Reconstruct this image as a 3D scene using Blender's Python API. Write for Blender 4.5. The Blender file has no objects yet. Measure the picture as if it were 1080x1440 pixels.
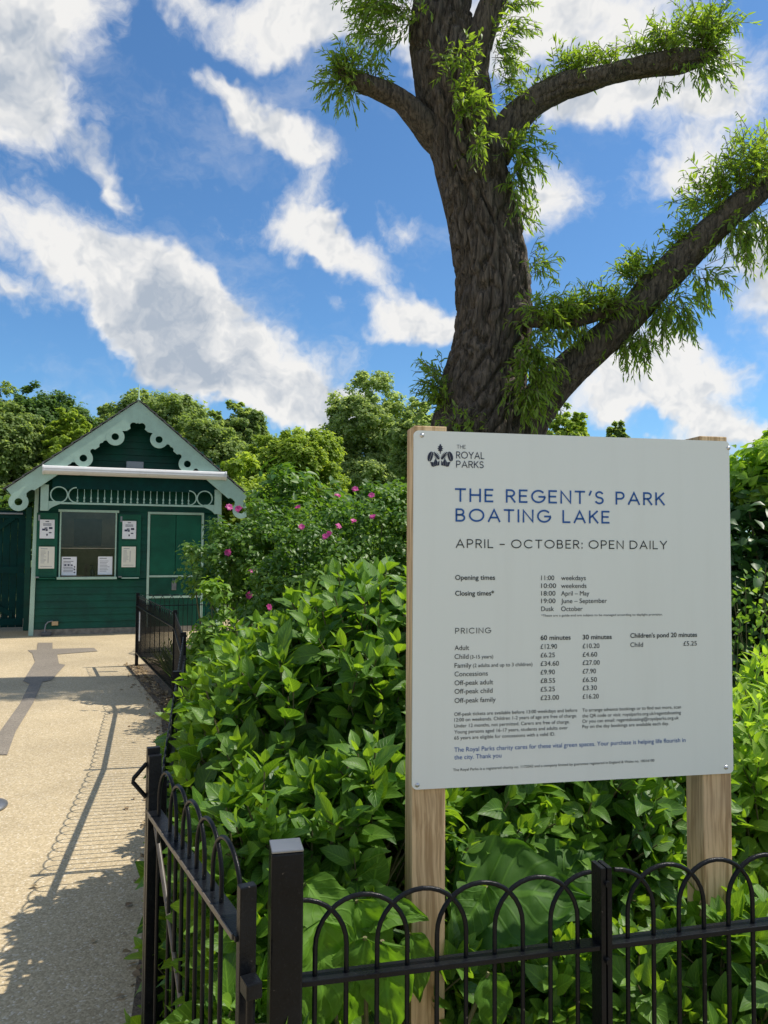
import bpy, bmesh, math, random
import numpy as np
from mathutils import Vector, Matrix, Euler, noise as mnoise

# ------------------------------------------------------------------ camera, world, sun, exposure
S = bpy.context.scene
COL = S.collection
R_ = math.radians
F_PX = 1082.0
CAM = np.array([0.0, 0.0, 1.55])
PITCH, ROLL = 2.54, -0.4
SUN_EL, SUN_AZ = 56.0, 12.0          # azimuth measured from +X towards +Y
SUN_STRENGTH, SKY_STRENGTH, EXPOSURE = 4.6, 0.10, 0.25

cam_data = bpy.data.cameras.new("camera")
cam = bpy.data.objects.new("camera", cam_data)
COL.objects.link(cam)
cam.location = CAM
cam.rotation_euler = (R_(90 + PITCH), R_(ROLL), 0)
cam_data.sensor_fit = 'VERTICAL'
cam_data.sensor_height = 36.0
cam_data.lens = 36.0 * F_PX / 1440.0
cam_data.clip_start = 0.05
cam_data.clip_end = 2000
S.camera = cam
S.view_settings.view_transform = 'Standard'
S.view_settings.look = 'None'
S.view_settings.gamma = 1
S.view_settings.use_curve_mapping = False
S.view_settings.exposure = EXPOSURE
S.render.engine = 'CYCLES'
S.cycles.max_bounces = 8
S.cycles.transparent_max_bounces = 8

_RM = np.array(Euler(cam.rotation_euler).to_matrix())


def ray(px, py):
    return _RM @ np.array([(px - 540) / F_PX, (720 - py) / F_PX, -1.0])


def at(px, py, d):
    """the point seen at photo pixel (px, py), d metres ahead"""
    r = ray(px, py)
    return CAM + r * (d / r[1])


def on_ground(px, py, z=0.0):
    r = ray(px, py)
    return CAM + r * ((z - CAM[2]) / r[2])


SUN_DIR = Vector((math.cos(R_(SUN_EL)) * math.cos(R_(SUN_AZ)), math.cos(R_(SUN_EL)) * math.sin(R_(SUN_AZ)), math.sin(R_(SUN_EL))))
sun_data = bpy.data.lights.new("sun", 'SUN')
sun_data.energy = SUN_STRENGTH
sun_data.angle = R_(0.53)
sun_data.color = (1.0, 0.93, 0.82)
sun = bpy.data.objects.new("sun", sun_data)
sun.rotation_euler = (-SUN_DIR).to_track_quat('-Z', 'Y').to_euler()
sun.location = (6, 3, 12)
COL.objects.link(sun)


class NT:
    """small node-tree helper"""

    def __init__(self, tree):
        self.t = tree
        self.t.nodes.clear()

    def n(self, typ, **kw):
        nd = self.t.nodes.new(typ)
        for k, v in kw.items():
            if k.startswith('i_'):
                nd.inputs[k[2:].replace('_', ' ')].default_value = v
            else:
                setattr(nd, k, v)
        return nd

    def l(self, a, b):
        self.t.links.new(a, b)

    def math(self, op, a, b=None, clamp=False):
        nd = self.t.nodes.new('ShaderNodeMath')
        nd.operation = op
        nd.use_clamp = clamp
        for i, v in enumerate((a, b)):
            if v is None:
                continue
            if hasattr(v, 'links'):
                self.l(v, nd.inputs[i])
            else:
                nd.inputs[i].default_value = v
        return nd.outputs[0]

    def ramp(self, fac, lo, hi, a=0.0, b=1.0, smooth=True):
        nd = self.t.nodes.new('ShaderNodeMapRange')
        nd.interpolation_type = 'SMOOTHSTEP' if smooth else 'LINEAR'
        self.l(fac, nd.inputs['Value'])
        nd.inputs['From Min'].default_value = lo
        nd.inputs['From Max'].default_value = hi
        nd.inputs['To Min'].default_value = a
        nd.inputs['To Max'].default_value = b
        return nd.outputs['Result']

    def mix(self, fac, a, b, blend='MIX'):
        nd = self.t.nodes.new('ShaderNodeMix')
        nd.data_type = 'RGBA'
        nd.blend_type = blend
        for sock, v in ((nd.inputs[0], fac), (nd.inputs[6], a), (nd.inputs[7], b)):
            if hasattr(v, 'links'):
                self.l(v, sock)
            elif isinstance(v, (int, float)):
                sock.default_value = v
            else:
                sock.default_value = tuple(v) + ((1.0,) if len(v) == 3 else ())
        return nd.outputs[2]

    def noise(self, vec, scale, detail=4, rough=0.55, dist=0.0):
        nd = self.t.nodes.new('ShaderNodeTexNoise')
        nd.inputs['Scale'].default_value = scale
        nd.inputs['Detail'].default_value = detail
        nd.inputs['Roughness'].default_value = rough
        nd.inputs['Distortion'].default_value = dist
        if vec is not None:
            self.l(vec, nd.inputs['Vector'])
        return nd


def build_world():
    w = bpy.data.worlds.new("World")
    S.world = w
    w.use_nodes = True
    T = NT(w.node_tree)
    out = T.n('ShaderNodeOutputWorld')
    bg = T.n('ShaderNodeBackground')
    bg.inputs['Strength'].default_value = SKY_STRENGTH
    T.l(bg.outputs[0], out.inputs[0])
    sky = T.n('ShaderNodeTexSky')
    sky.sky_type = 'NISHITA'
    sky.sun_disc = False
    sky.sun_elevation = R_(SUN_EL)
    sky.sun_rotation = R_(90 - SUN_AZ)
    sky.air_density = 1.0
    sky.dust_density = 0.6
    sky.ozone_density = 3.0
    tc = T.n('ShaderNodeTexCoord')
    d = tc.outputs['Generated']
    # wispy warp of the direction
    wn = T.noise(d, 5.0, 5, 0.6)
    sub = T.n('ShaderNodeVectorMath', operation='SUBTRACT')
    T.l(wn.outputs['Color'], sub.inputs[0])
    sub.inputs[1].default_value = (0.5, 0.5, 0.5)
    sc = T.n('ShaderNodeVectorMath', operation='SCALE')
    T.l(sub.outputs[0], sc.inputs[0])
    sc.inputs['Scale'].default_value = 0.20
    add = T.n('ShaderNodeVectorMath', operation='ADD')
    T.l(d, add.inputs[0])
    T.l(sc.outputs[0], add.inputs[1])
    wd = add.outputs[0]
    # cumulus banks: (centre direction as photo pixel, half axes, tilt in degrees, weight, greyness)
    banks = [
        (20, 30, 140, 120, 0, 1.15, .35), (40, 180, 125, 80, 8, 1.2, .8), (165, 268, 62, 26, 55, .75, .05), (5, 425, 50, 26, 0, .6, .2),
        (190, 412, 190, 74, 26, 1.2, .55), (325, 480, 180, 88, 24, 1.2, .85), (400, 556, 130, 46, 8, 1.0, .5), (240, 500, 110, 46, 30, .8, .6), (55, 372, 50, 30, 30, .6, .05),
        (345, 165, 75, 36, 32, 1.1, .05), (425, 222, 62, 42, 20, 1.05, .15), (420, 308, 78, 44, 18, .95, .1), (500, 350, 76, 36, 35, .95, .05),
        (585, 440, 84, 40, -3, 1.2, .15), (600, 322, 70, 36, 0, .55, .05),
        (400, 45, 140, 48, 8, .75, .25), (250, 0, 80, 34, 10, .6, .2), (520, 20, 110, 60, 0, .85, .3), (-90, 330, 90, 60, 0, 1, .3),
        (780, 40, 200, 90, 0, 1.1, .6), (1000, 110, 170, 90, 0, 1.1, .6), (830, 160, 110, 46, -15, .9, .3), (770, 310, 100, 50, -10, .75, .05),
        (960, 245, 90, 44, -24, 1.0, .2), (1080, 390, 90, 70, 0, 1.0, .5), (950, 530, 140, 56, -8, 1.1, .4), (1040, 590, 150, 36, 0, 1.1, .2),
        (840, 570, 110, 36, 0, .8, .2), (500, 560, 60, 26, 0, .7, .1), (95, 585, 50, 30, 30, .7, .1),
        (200, -160, 260, 120, 0, 1.1, .5), (900, -200, 350, 150, 0, 1.2, .5), (-300, 200, 200, 160, 0, 1.1, .5), (1350, 300, 240, 200, 0, 1.1, .5),
        (-400, 550, 220, 80, 0, 1, .4), (1500, 560, 260, 90, 0, 1, .4),
    ]
    dens = None
    grey = None
    for (cx, cy, rx, ry, ang, wgt, gr) in banks:
        c = ray(cx, cy)
        c = c / np.linalg.norm(c)
        a = R_(ang)
        e1 = ray(cx + rx * math.cos(a), cy + rx * math.sin(a))
        e1 = e1 / np.linalg.norm(e1) - c
        e2 = ray(cx - ry * math.sin(a), cy + ry * math.cos(a))
        e2 = e2 / np.linalg.norm(e2) - c
        l1, l2 = np.linalg.norm(e1), np.linalg.norm(e2)
        x = e1 / l1
        z = c - x * np.dot(c, x)
        z /= np.linalg.norm(z)
        y = np.cross(z, x)
        m = Matrix((x, y, z)).transposed()
        mp = T.n('ShaderNodeMapping', vector_type='TEXTURE')
        mp.inputs['Location'].default_value = c
        mp.inputs['Rotation'].default_value = m.to_euler()
        mp.inputs['Scale'].default_value = (l1 * 1.25, l2 * 1.25, 0.6)
        T.l(wd, mp.inputs['Vector'])
        g = T.n('ShaderNodeTexGradient', gradient_type='SPHERICAL')
        T.l(mp.outputs[0], g.inputs[0])
        v = T.math('MULTIPLY', g.outputs['Fac'], wgt * 1.15)
        gv = T.math('MULTIPLY', g.outputs['Fac'], gr * 1.3)
        dens = v if dens is None else T.math('ADD', dens, v)
        grey = gv if grey is None else T.math('ADD', grey, gv)
    dens = T.math('MINIMUM', dens, 0.95)
    # unseen clouds round the rest of the sky, added to light the scene
    sep = T.n('ShaderNodeSeparateXYZ')
    T.l(d, sep.inputs[0])
    back = T.ramp(sep.outputs['Y'], 0.35, -0.1)
    rest = T.noise(d, 2.2, 3, 0.5)
    restv = T.math('MULTIPLY', T.ramp(rest.outputs['Fac'], 0.40, 0.62), back)
    dens = T.math('MAXIMUM', dens, T.math('MULTIPLY', restv, 0.85))
    fb = T.noise(wd, 8.0, 8, 0.66)
    fine = T.math('MULTIPLY', T.math('SUBTRACT', fb.outputs['Fac'], 0.5), 1.7)
    tot = T.math('ADD', dens, fine)
    mask = T.ramp(tot, 0.16, 0.86)
    # relief: the same noise looked up a little towards the sun
    off = T.n('ShaderNodeVectorMath', operation='ADD')
    T.l(wd, off.inputs[0])
    off.inputs[1].default_value = tuple(SUN_DIR * 0.035)
    fb2 = T.noise(off.outputs[0], 8.0, 4, 0.66)
    fb3 = T.noise(wd, 8.0, 4, 0.66)
    rel = T.math('SUBTRACT', fb3.outputs['Fac'], fb2.outputs['Fac'])
    big = T.noise(wd, 5.0, 5, 0.6)
    gfac = T.math('ADD', T.math('MULTIPLY', T.math('MULTIPLY', grey, 0.85), T.ramp(tot, 0.45, 1.35)), T.math('MULTIPLY', rel, -4.0))
    gfac = T.math('ADD', gfac, T.math('MULTIPLY', T.math('SUBTRACT', big.outputs['Fac'], 0.5), 1.1), clamp=True)
    ccol = T.mix(gfac, CLOUD_WHITE, CLOUD_GREY)
    tint = T.mix(1.0, sky.outputs[0], SKY_TINT, 'MULTIPLY')
    vm = T.n('ShaderNodeMapping')
    vm.inputs['Rotation'].default_value = (0.3, 0.2, 0.6)
    vm.inputs['Scale'].default_value = (2.2, 6.0, 7.0)
    T.l(wd, vm.inputs['Vector'])
    vn = T.noise(vm.outputs[0], 1.6, 6, 0.62)
    veil = T.math('MULTIPLY', T.ramp(vn.outputs['Fac'], 0.52, 0.78), 0.22)
    tint = T.mix(veil, tint, CLOUD_WHITE)
    col = T.mix(T.math('MULTIPLY', mask, 0.97), tint, ccol)
    T.l(col, bg.inputs['Color'])


CLOUD_WHITE = (7.7, 7.6, 7.4)
CLOUD_GREY = (3.7, 4.2, 4.9)
SKY_TINT = (0.70, 1.04, 1.27)
build_world()

# ------------------------------------------------------------------ helpers
rng = np.random.default_rng(7)
random.seed(7)


def link(o, parent=None):
    COL.objects.link(o)
    if parent is not None:
        o.parent = parent
    return o


def tag(o, label=None, cat=None, group=None, kind=None):
    for k, v in (('label', label), ('category', cat), ('group', group), ('kind', kind)):
        if v:
            o[k] = v
    return o


def thing(name, label, cat, loc=(0, 0, 0), rotz=0.0, group=None):
    o = bpy.data.objects.new(name, None)
    o.empty_display_size = 0.1
    COL.objects.link(o)
    o.location = loc
    o.rotation_euler = (0, 0, rotz)
    return tag(o, label, cat, group)


def mesh_obj(name, me, mat, parent=None, smooth=None):
    o = bpy.data.objects.new(name, me)
    if mat is not None:
        me.materials.append(mat)
    return link(o, parent)


class MB:
    """collects solids; build() links them as ONE mesh object"""

    def __init__(self):
        self.v = []
        self.f = []
        self.s = []

    def add(self, vs, fs, smooth=False):
        b = len(self.v)
        self.v += [tuple(map(float, p)) for p in vs]
        self.f += [tuple(i + b for i in q) for q in fs]
        self.s += [smooth] * len(fs)
        return self

    def box(self, x0, x1, y0, y1, z0, z1):
        return self.add([(x0, y0, z0), (x1, y0, z0), (x1, y1, z0), (x0, y1, z0), (x0, y0, z1), (x1, y0, z1), (x1, y1, z1), (x0, y1, z1)],
                        [(0, 3, 2, 1), (4, 5, 6, 7), (0, 1, 5, 4), (1, 2, 6, 5), (2, 3, 7, 6), (3, 0, 4, 7)])

    def cbox(self, x0, x1, y0, y1, z0, z1, b=0.004):
        """box with chamfered edges"""
        bm = bmesh.new()
        vs = [bm.verts.new(p) for p in ((x0, y0, z0), (x1, y0, z0), (x1, y1, z0), (x0, y1, z0), (x0, y0, z1), (x1, y0, z1), (x1, y1, z1), (x0, y1, z1))]
        for q in ((0, 3, 2, 1), (4, 5, 6, 7), (0, 1, 5, 4), (1, 2, 6, 5), (2, 3, 7, 6), (3, 0, 4, 7)):
            bm.faces.new([vs[i] for i in q])
        bmesh.ops.bevel(bm, geom=list(bm.edges), offset=b, segments=2, profile=0.6, affect='EDGES')
        bm.verts.index_update()
        self.add([v.co for v in bm.verts], [[v.index for v in f.verts] for f in bm.faces])
        bm.free()
        return self

    def tube(self, pts, r, n=8, caps=True, smooth=True):
        pts = [Vector(p) for p in pts]
        rs = r if hasattr(r, '__len__') else [r] * len(pts)
        up = None
        vs, fs = [], []
        for i, p in enumerate(pts):
            t = (pts[min(i + 1, len(pts) - 1)] - pts[max(i - 1, 0)]).normalized()
            if up is None:
                up = Vector((0, 0, 1)) if abs(t.z) < 0.9 else Vector((1, 0, 0))
            a = t.cross(up)
            if a.length < 1e-5:
                a = t.orthogonal()
            a.normalize()
            b = a.cross(t).normalized()
            up = b
            for k in range(n):
                an = 2 * math.pi * k / n
                vs.append(p + (a * math.cos(an) + b * math.sin(an)) * rs[i])
        for i in range(len(pts) - 1):
            for k in range(n):
                k2 = (k + 1) % n
                fs.append((i * n + k, i * n + k2, (i + 1) * n + k2, (i + 1) * n + k))
        self.add(vs, fs, smooth)
        if caps:
            self.add([vs[k] for k in range(n)], [tuple(reversed(range(n)))])
            self.add(vs[-n:], [tuple(range(n))])
        return self

    def prism(self, poly, y0, y1):
        """polygon in (x, z), counter-clockwise seen from -y, extruded from y0 to y1"""
        n = len(poly)
        vs = [(x, y0, z) for x, z in poly] + [(x, y1, z) for x, z in poly]
        fs = [tuple(range(n)), tuple(reversed(range(n, 2 * n)))] + [(i, i + n, (i + 1) % n + n, (i + 1) % n) for i in range(n)]
        return self.add(vs, fs)

    def ring(self, cx, cz, ro, ri, y0, y1, n=32, a0=0.0, a1=2 * math.pi):
        full = abs(a1 - a0 - 2 * math.pi) < 1e-6
        m = n if full else n + 1
        vs = []
        for i in range(m):
            a = a0 + (a1 - a0) * i / n
            for rr in (ro, ri):
                for y in (y0, y1):
                    vs.append((cx + rr * math.cos(a), y, cz + rr * math.sin(a)))
        fs = []
        for i in range(n):
            j = (i + 1) % m
            o, p = i * 4, j * 4
            fs += [(o, o + 2, p + 2, p), (o + 1, p + 1, p + 3, o + 3), (o, p, p + 1, o + 1), (o + 2, o + 3, p + 3, p + 2)]
        if not full:
            e = (m - 1) * 4
            fs += [(0, 1, 3, 2), (e, e + 2, e + 3, e + 1)]
        return self.add(vs, fs)

    def lathe(self, prof, n=24, c=(0, 0, 0)):
        """profile [(r, z)] about the z axis at c"""
        vs = []
        for r, z in prof:
            for k in range(n):
                a = 2 * math.pi * k / n
                vs.append((c[0] + r * math.cos(a), c[1] + r * math.sin(a), c[2] + z))
        fs = []
        for i in range(len(prof) - 1):
            for k in range(n):
                k2 = (k + 1) % n
                fs.append((i * n + k, i * n + k2, (i + 1) * n + k2, (i + 1) * n + k))
        return self.add(vs, fs, True)

    def mesh(self, name):
        me = bpy.data.meshes.new(name)
        me.from_pydata(self.v, [], self.f)
        me.polygons.foreach_set('use_smooth', np.array(self.s, dtype=bool))
        me.validate()
        me.update()
        return me

    def build(self, name, mat, parent=None):
        return mesh_obj(name, self.mesh(name), mat, parent)


def new_mat(name):
    m = bpy.data.materials.new(name)
    m.use_nodes = True
    T = NT(m.node_tree)
    out = T.n('ShaderNodeOutputMaterial')
    b = T.n('ShaderNodeBsdfPrincipled')
    T.l(b.outputs[0], out.inputs[0])
    return m, T, b, out


def bump(T, b, height, strength=0.3, dist=0.01):
    nd = T.n('ShaderNodeBump')
    nd.inputs['Strength'].default_value = strength
    nd.inputs['Distance'].default_value = dist
    T.l(height, nd.inputs['Height'])
    T.l(nd.outputs[0], b.inputs['Normal'])


def paint(name, c, rough=0.45, var=0.12, scale=6.0, metal=0.0, bstr=0.05, dirt=None, spec=0.5, chips=None):
    m, T, b, _ = new_mat(name)
    b.inputs['Specular IOR Level'].default_value = spec
    tc = T.n('ShaderNodeTexCoord')
    n1 = T.noise(tc.outputs['Object'], scale, 6, 0.6)
    n2 = T.noise(tc.outputs['Object'], scale * 14, 3, 0.6)
    c = np.array(c)
    col = T.mix(T.ramp(n1.outputs['Fac'], 0.3, 0.7), c * (1 - var), c * (1 + var))
    if dirt is not None:
        col = T.mix(T.math('MULTIPLY', T.ramp(n2.outputs['Fac'], 0.56, 0.72), 0.6), col, dirt)
    if chips is not None:
        n3 = T.noise(tc.outputs['Object'], 75, 3, 0.7)
        col = T.mix(T.ramp(n3.outputs['Fac'], 0.70, 0.74), col, chips)
    T.l(col, b.inputs['Base Color'])
    T.l(T.ramp(n1.outputs['Fac'], 0.2, 0.8, rough * 0.8, rough * 1.25), b.inputs['Roughness'])
    b.inputs['Metallic'].default_value = metal
    bump(T, b, n2.outputs['Fac'], bstr, 0.004)
    return m


M = {}
M['dark_green'] = paint('dark_green_paint', (0.004, 0.066, 0.044), 0.48, 0.28, 3.0, spec=0.25)
M['door_green'] = paint('door_green_paint', (0.005, 0.088, 0.052), 0.44, 0.2, 3.0, spec=0.25)
M['pale_green'] = paint('pale_green_paint', (0.36, 0.52, 0.44), 0.5, 0.08, dirt=(0.22, 0.30, 0.25))
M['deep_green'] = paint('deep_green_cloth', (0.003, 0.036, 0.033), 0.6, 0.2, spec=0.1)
M['white_metal'] = paint('white_coated_metal', (0.66, 0.66, 0.67), 0.3, 0.03)
M['black_metal'] = paint('black_painted_metal', (0.0065, 0.0075, 0.0095), 0.30, 0.3, 12, 0, 0.22, dirt=(0.018, 0.019, 0.021), spec=0.15, chips=(0.13, 0.11, 0.095))
M['brown_metal'] = paint('dull_brown_metal', (0.10, 0.085, 0.07), 0.4, 0.35, 20)
M['grey_metal'] = paint('dull_grey_metal', (0.22, 0.23, 0.25), 0.35, 0.1, 8, 0.6)
M['steel'] = paint('bright_steel', (0.55, 0.55, 0.56), 0.3, 0.1, 20, 0.9)
M['slate'] = paint('roof_slate', (0.10, 0.10, 0.105), 0.7, 0.3, 9, 0, 0.3)
M['interior'] = paint('kiosk_interior', (0.55, 0.48, 0.38), 0.8, 0.25, 3)
M['paper_white'] = paint('white_paper', (0.80, 0.81, 0.86), 0.6, 0.02)
M['paper_cream'] = paint('cream_paper', (0.74, 0.73, 0.64), 0.6, 0.03)
M['ink_grey'] = paint('grey_ink', (0.30, 0.31, 0.33), 0.6, 0.05)
M['ink_dark'] = paint('dark_ink', (0.03, 0.035, 0.08), 0.6, 0.05)
M['sign_white'] = paint('sign_enamel', (0.73, 0.77, 0.71), 0.32, 0.0, 0.3, 0, 0.0)
M['ink_blue'] = paint('sign_blue', (0.008, 0.085, 0.33), 0.4, 0.04)
M['ink_navy'] = paint('sign_navy', (0.010, 0.013, 0.040), 0.4, 0.04)
M['ink_black'] = paint('sign_black', (0.012, 0.013, 0.016), 0.4, 0.04)
M['concrete'] = paint('plinth_concrete', (0.22, 0.20, 0.17), 0.9, 0.3, 14, 0, 0.5)
M['purple_plastic'] = paint('dark_purple_plastic', (0.03, 0.02, 0.07), 0.3, 0.1)
M['tan'] = paint('tan_plastic', (0.50, 0.36, 0.20), 0.6, 0.1)


def wood(name, c1, c2):
    m, T, b, _ = new_mat(name)
    tc = T.n('ShaderNodeTexCoord')
    wob = T.noise(tc.outputs['Object'], 2.2, 3, 0.5)
    ad = T.n('ShaderNodeVectorMath', operation='MULTIPLY_ADD')
    T.l(wob.outputs['Color'], ad.inputs[0])
    ad.inputs[1].default_value = (0.05, 0.05, 0.0)
    T.l(tc.outputs['Object'], ad.inputs[2])
    mp = T.n('ShaderNodeMapping')
    mp.inputs['Scale'].default_value = (120, 120, 3.5)
    T.l(ad.outputs[0], mp.inputs[0])
    n1 = T.noise(mp.outputs[0], 1.0, 4, 0.6)
    mp2 = T.n('ShaderNodeMapping')
    mp2.inputs['Scale'].default_value = (34, 34, 1.6)
    T.l(ad.outputs[0], mp2.inputs[0])
    n2 = T.noise(mp2.outputs[0], 1.0, 3, 0.5, 0.5)
    big = T.noise(tc.outputs['Object'], 3.0, 4)
    f = T.math('ADD', T.math('MULTIPLY', n1.outputs['Fac'], 0.62), T.math('MULTIPLY', n2.outputs['Fac'], 0.38))
    col = T.mix(T.ramp(f, 0.40, 0.58), c1, c2)
    vo = T.n('ShaderNodeTexVoronoi')
    vo.inputs['Scale'].default_value = 3.3
    T.l(tc.outputs['Object'], vo.inputs['Vector'])
    col = T.mix(T.ramp(vo.outputs['Distance'], 0.10, 0.03, 0, 0.7), col, (0.16, 0.095, 0.05))
    col = T.mix(T.ramp(big.outputs['Fac'], 0.42, 0.7, 0, 0.3), col, (0.40, 0.32, 0.23))
    T.l(col, b.inputs['Base Color'])
    b.inputs['Roughness'].default_value = 0.8
    bump(T, b, f, 0.5, 0.003)
    return m


M['post_wood'] = wood('sawn_softwood', (0.38, 0.24, 0.115), (0.70, 0.50, 0.285))


def leaf_mat(name, c1, c2, trans=0.35, rough=0.38, veins=True, tcol=None, spec=0.5, vein=0.3):
    m, T, b, out = new_mat(name)
    at_ = T.n('ShaderNodeAttribute', attribute_name='var')
    tc = T.n('ShaderNodeTexCoord')
    nz = T.noise(tc.outputs['Object'], 25, 2)
    fac = T.math('ADD', at_.outputs['Fac'], T.math('MULTIPLY', T.math('SUBTRACT', nz.outputs['Fac'], 0.5), 0.35), clamp=True)
    col = T.mix(fac, c1, c2)
    if veins:
        uv = T.n('ShaderNodeUVMap')
        sp = T.n('ShaderNodeSeparateXYZ')
        T.l(uv.outputs[0], sp.inputs[0])
        c = T.math('ABSOLUTE', T.math('SUBTRACT', T.math('MULTIPLY', sp.outputs['Y'], 2.0), 1.0))
        mid = T.ramp(c, 0.10, 0.03)
        k = T.math('FRACT', T.math('MULTIPLY', T.math('SUBTRACT', sp.outputs['X'], T.math('MULTIPLY', c, 0.28)), 8.0))
        side = T.ramp(T.math('ABSOLUTE', T.math('SUBTRACT', k, 0.5)), 0.14, 0.02)
        v = T.math('MAXIMUM', mid, T.math('MULTIPLY', side, 0.55))
        col = T.mix(T.math('MULTIPLY', v, vein), col, tuple(np.minimum(np.array(c2) * 2.3 + 0.015, 1)))
        bump(T, b, T.math('SUBTRACT', 1.0, v), 0.45, 0.004)
    T.l(col, b.inputs['Base Color'])
    b.inputs['Roughness'].default_value = rough
    b.inputs['Specular IOR Level'].default_value = spec
    tr = T.n('ShaderNodeBsdfTranslucent')
    tcl = T.mix(1.0, col, tcol or (2.0, 1.9, 0.65), 'MULTIPLY')
    T.l(tcl, tr.inputs['Color'])
    mx = T.n('ShaderNodeMixShader')
    mx.inputs[0].default_value = trans
    T.l(b.outputs[0], mx.inputs[1])
    T.l(tr.outputs[0], mx.inputs[2])
    T.l(mx.outputs[0], out.inputs[0])
    return m


M['hydrangea_leaf'] = leaf_mat('broad_shrub_leaf', (0.036, 0.118, 0.016), (0.155, 0.30, 0.036), 0.45, 0.46, vein=0.24, tcol=(2.5, 2.0, 0.6))
M['pale_shrub_leaf'] = leaf_mat('pale_shrub_leaf', (0.15, 0.30, 0.03), (0.36, 0.52, 0.08), 0.45, 0.45, vein=0.2)
M['big_leaf'] = leaf_mat('coarse_big_leaf', (0.040, 0.115, 0.016), (0.13, 0.27, 0.026), 0.42, 0.6, vein=0.16, spec=0.25)
M['rose_leaf'] = leaf_mat('rose_bush_leaf', (0.05, 0.135, 0.022), (0.17, 0.29, 0.045), 0.42, 0.45, False)
M['hedge_leaf'] = leaf_mat('hedge_leaf', (0.024, 0.080, 0.018), (0.07, 0.155, 0.03), 0.3, 0.42, False)
M['herb_leaf'] = leaf_mat('herb_leaf', (0.10, 0.22, 0.03), (0.22, 0.36, 0.06), 0.4, 0.5, False)
M['willow_leaf'] = leaf_mat('willow_leaf', (0.095, 0.18, 0.03), (0.25, 0.36, 0.065), 0.52, 0.4, False)
M['tree_dark'] = leaf_mat('tree_leaf_dark', (0.055, 0.12, 0.03), (0.15, 0.25, 0.065), 0.50, 0.5, False, (1.75, 1.65, 0.85), 0.3)
M['tree_mid'] = leaf_mat('tree_leaf_mid', (0.14, 0.22, 0.065), (0.32, 0.41, 0.15), 0.56, 0.55, False, (1.75, 1.65, 0.85), 0.3)
M['tree_light'] = leaf_mat('tree_leaf_light', (0.17, 0.27, 0.035), (0.36, 0.46, 0.08), 0.52, 0.55, False, (1.75, 1.65, 0.85), 0.3)
M['tree_pale'] = leaf_mat('tree_leaf_pale', (0.20, 0.29, 0.10), (0.40, 0.49, 0.21), 0.6, 0.55, False, (1.7, 1.6, 0.9), 0.3)
M['grass'] = leaf_mat('grass_blade', (0.06, 0.14, 0.02), (0.22, 0.26, 0.07), 0.35, 0.5, False)
M['straw'] = leaf_mat('dry_leaf', (0.22, 0.15, 0.08), (0.42, 0.32, 0.18), 0.2, 0.7, False, (1.2, 1.1, 0.9))
M['petal'] = leaf_mat('magenta_petal', (0.42, 0.03, 0.20), (0.66, 0.11, 0.38), 0.35, 0.5, False, (1.3, 0.9, 1.1))
M['stem'] = paint('shrub_stem', (0.13, 0.12, 0.05), 0.7, 0.3, 20)


def bark_mat():
    m, T, b, _ = new_mat('willow_bark')
    tc = T.n('ShaderNodeTexCoord')
    mp = T.n('ShaderNodeMapping')
    mp.inputs['Scale'].default_value = (9, 9, 1.6)
    T.l(tc.outputs['Object'], mp.inputs[0])
    n1 = T.noise(mp.outputs[0], 3.0, 8, 0.65, 0.8)
    n2 = T.noise(tc.outputs['Object'], 2.0, 3)
    col = T.mix(T.ramp(n1.outputs['Fac'], 0.32, 0.68), (0.030, 0.024, 0.019), (0.21, 0.165, 0.125))
    col = T.mix(T.ramp(n2.outputs['Fac'], 0.45, 0.75, 0, 0.35), col, (0.10, 0.07, 0.045))
    T.l(col, b.inputs['Base Color'])
    b.inputs['Roughness'].default_value = 0.9
    bump(T, b, n1.outputs['Fac'], 1.0, 0.08)
    return m


M['bark'] = bark_mat()


def path_mat(name, dark=False):
    m, T, b, _ = new_mat(name)
    tc = T.n('ShaderNodeTexCoord')
    o = tc.outputs['Object']
    vo = T.n('ShaderNodeTexVoronoi')
    vo.inputs['Scale'].default_value = 120
    T.l(o, vo.inputs['Vector'])
    n1 = T.noise(o, 0.9, 5, 0.6)
    n2 = T.noise(o, 160, 2, 0.6)
    sp = T.n('ShaderNodeSeparateColor')
    T.l(vo.outputs['Color'], sp.inputs[0])
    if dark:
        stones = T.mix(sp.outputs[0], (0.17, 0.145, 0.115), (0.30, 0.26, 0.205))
    else:
        stones = T.mix(sp.outputs[0], (0.38, 0.30, 0.175), (0.585, 0.475, 0.30))
        stones = T.mix(T.ramp(sp.outputs[1], 0.88, 0.97, 0, 0.6), stones, (0.78, 0.70, 0.55))
        stones = T.mix(T.ramp(sp.outputs[2], 0.92, 0.98, 0, 0.5), stones, (0.26, 0.20, 0.135))
    col = T.mix(T.ramp(n1.outputs['Fac'], 0.3, 0.7), T.mix(1.0, stones, (0.80, 0.80, 0.80), 'MULTIPLY'), stones)
    T.l(col, b.inputs['Base Color'])
    b.inputs['Roughness'].default_value = 0.85
    h = T.math('ADD', T.ramp(vo.outputs['Distance'], 0.0, 0.7, 1, 0), T.math('MULTIPLY', n2.outputs['Fac'], 0.3))
    bump(T, b, h, 0.3, 0.003)
    return m


M['path'] = path_mat('buff_bound_gravel')
M['patch'] = path_mat('dark_repair_gravel', True)


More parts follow.
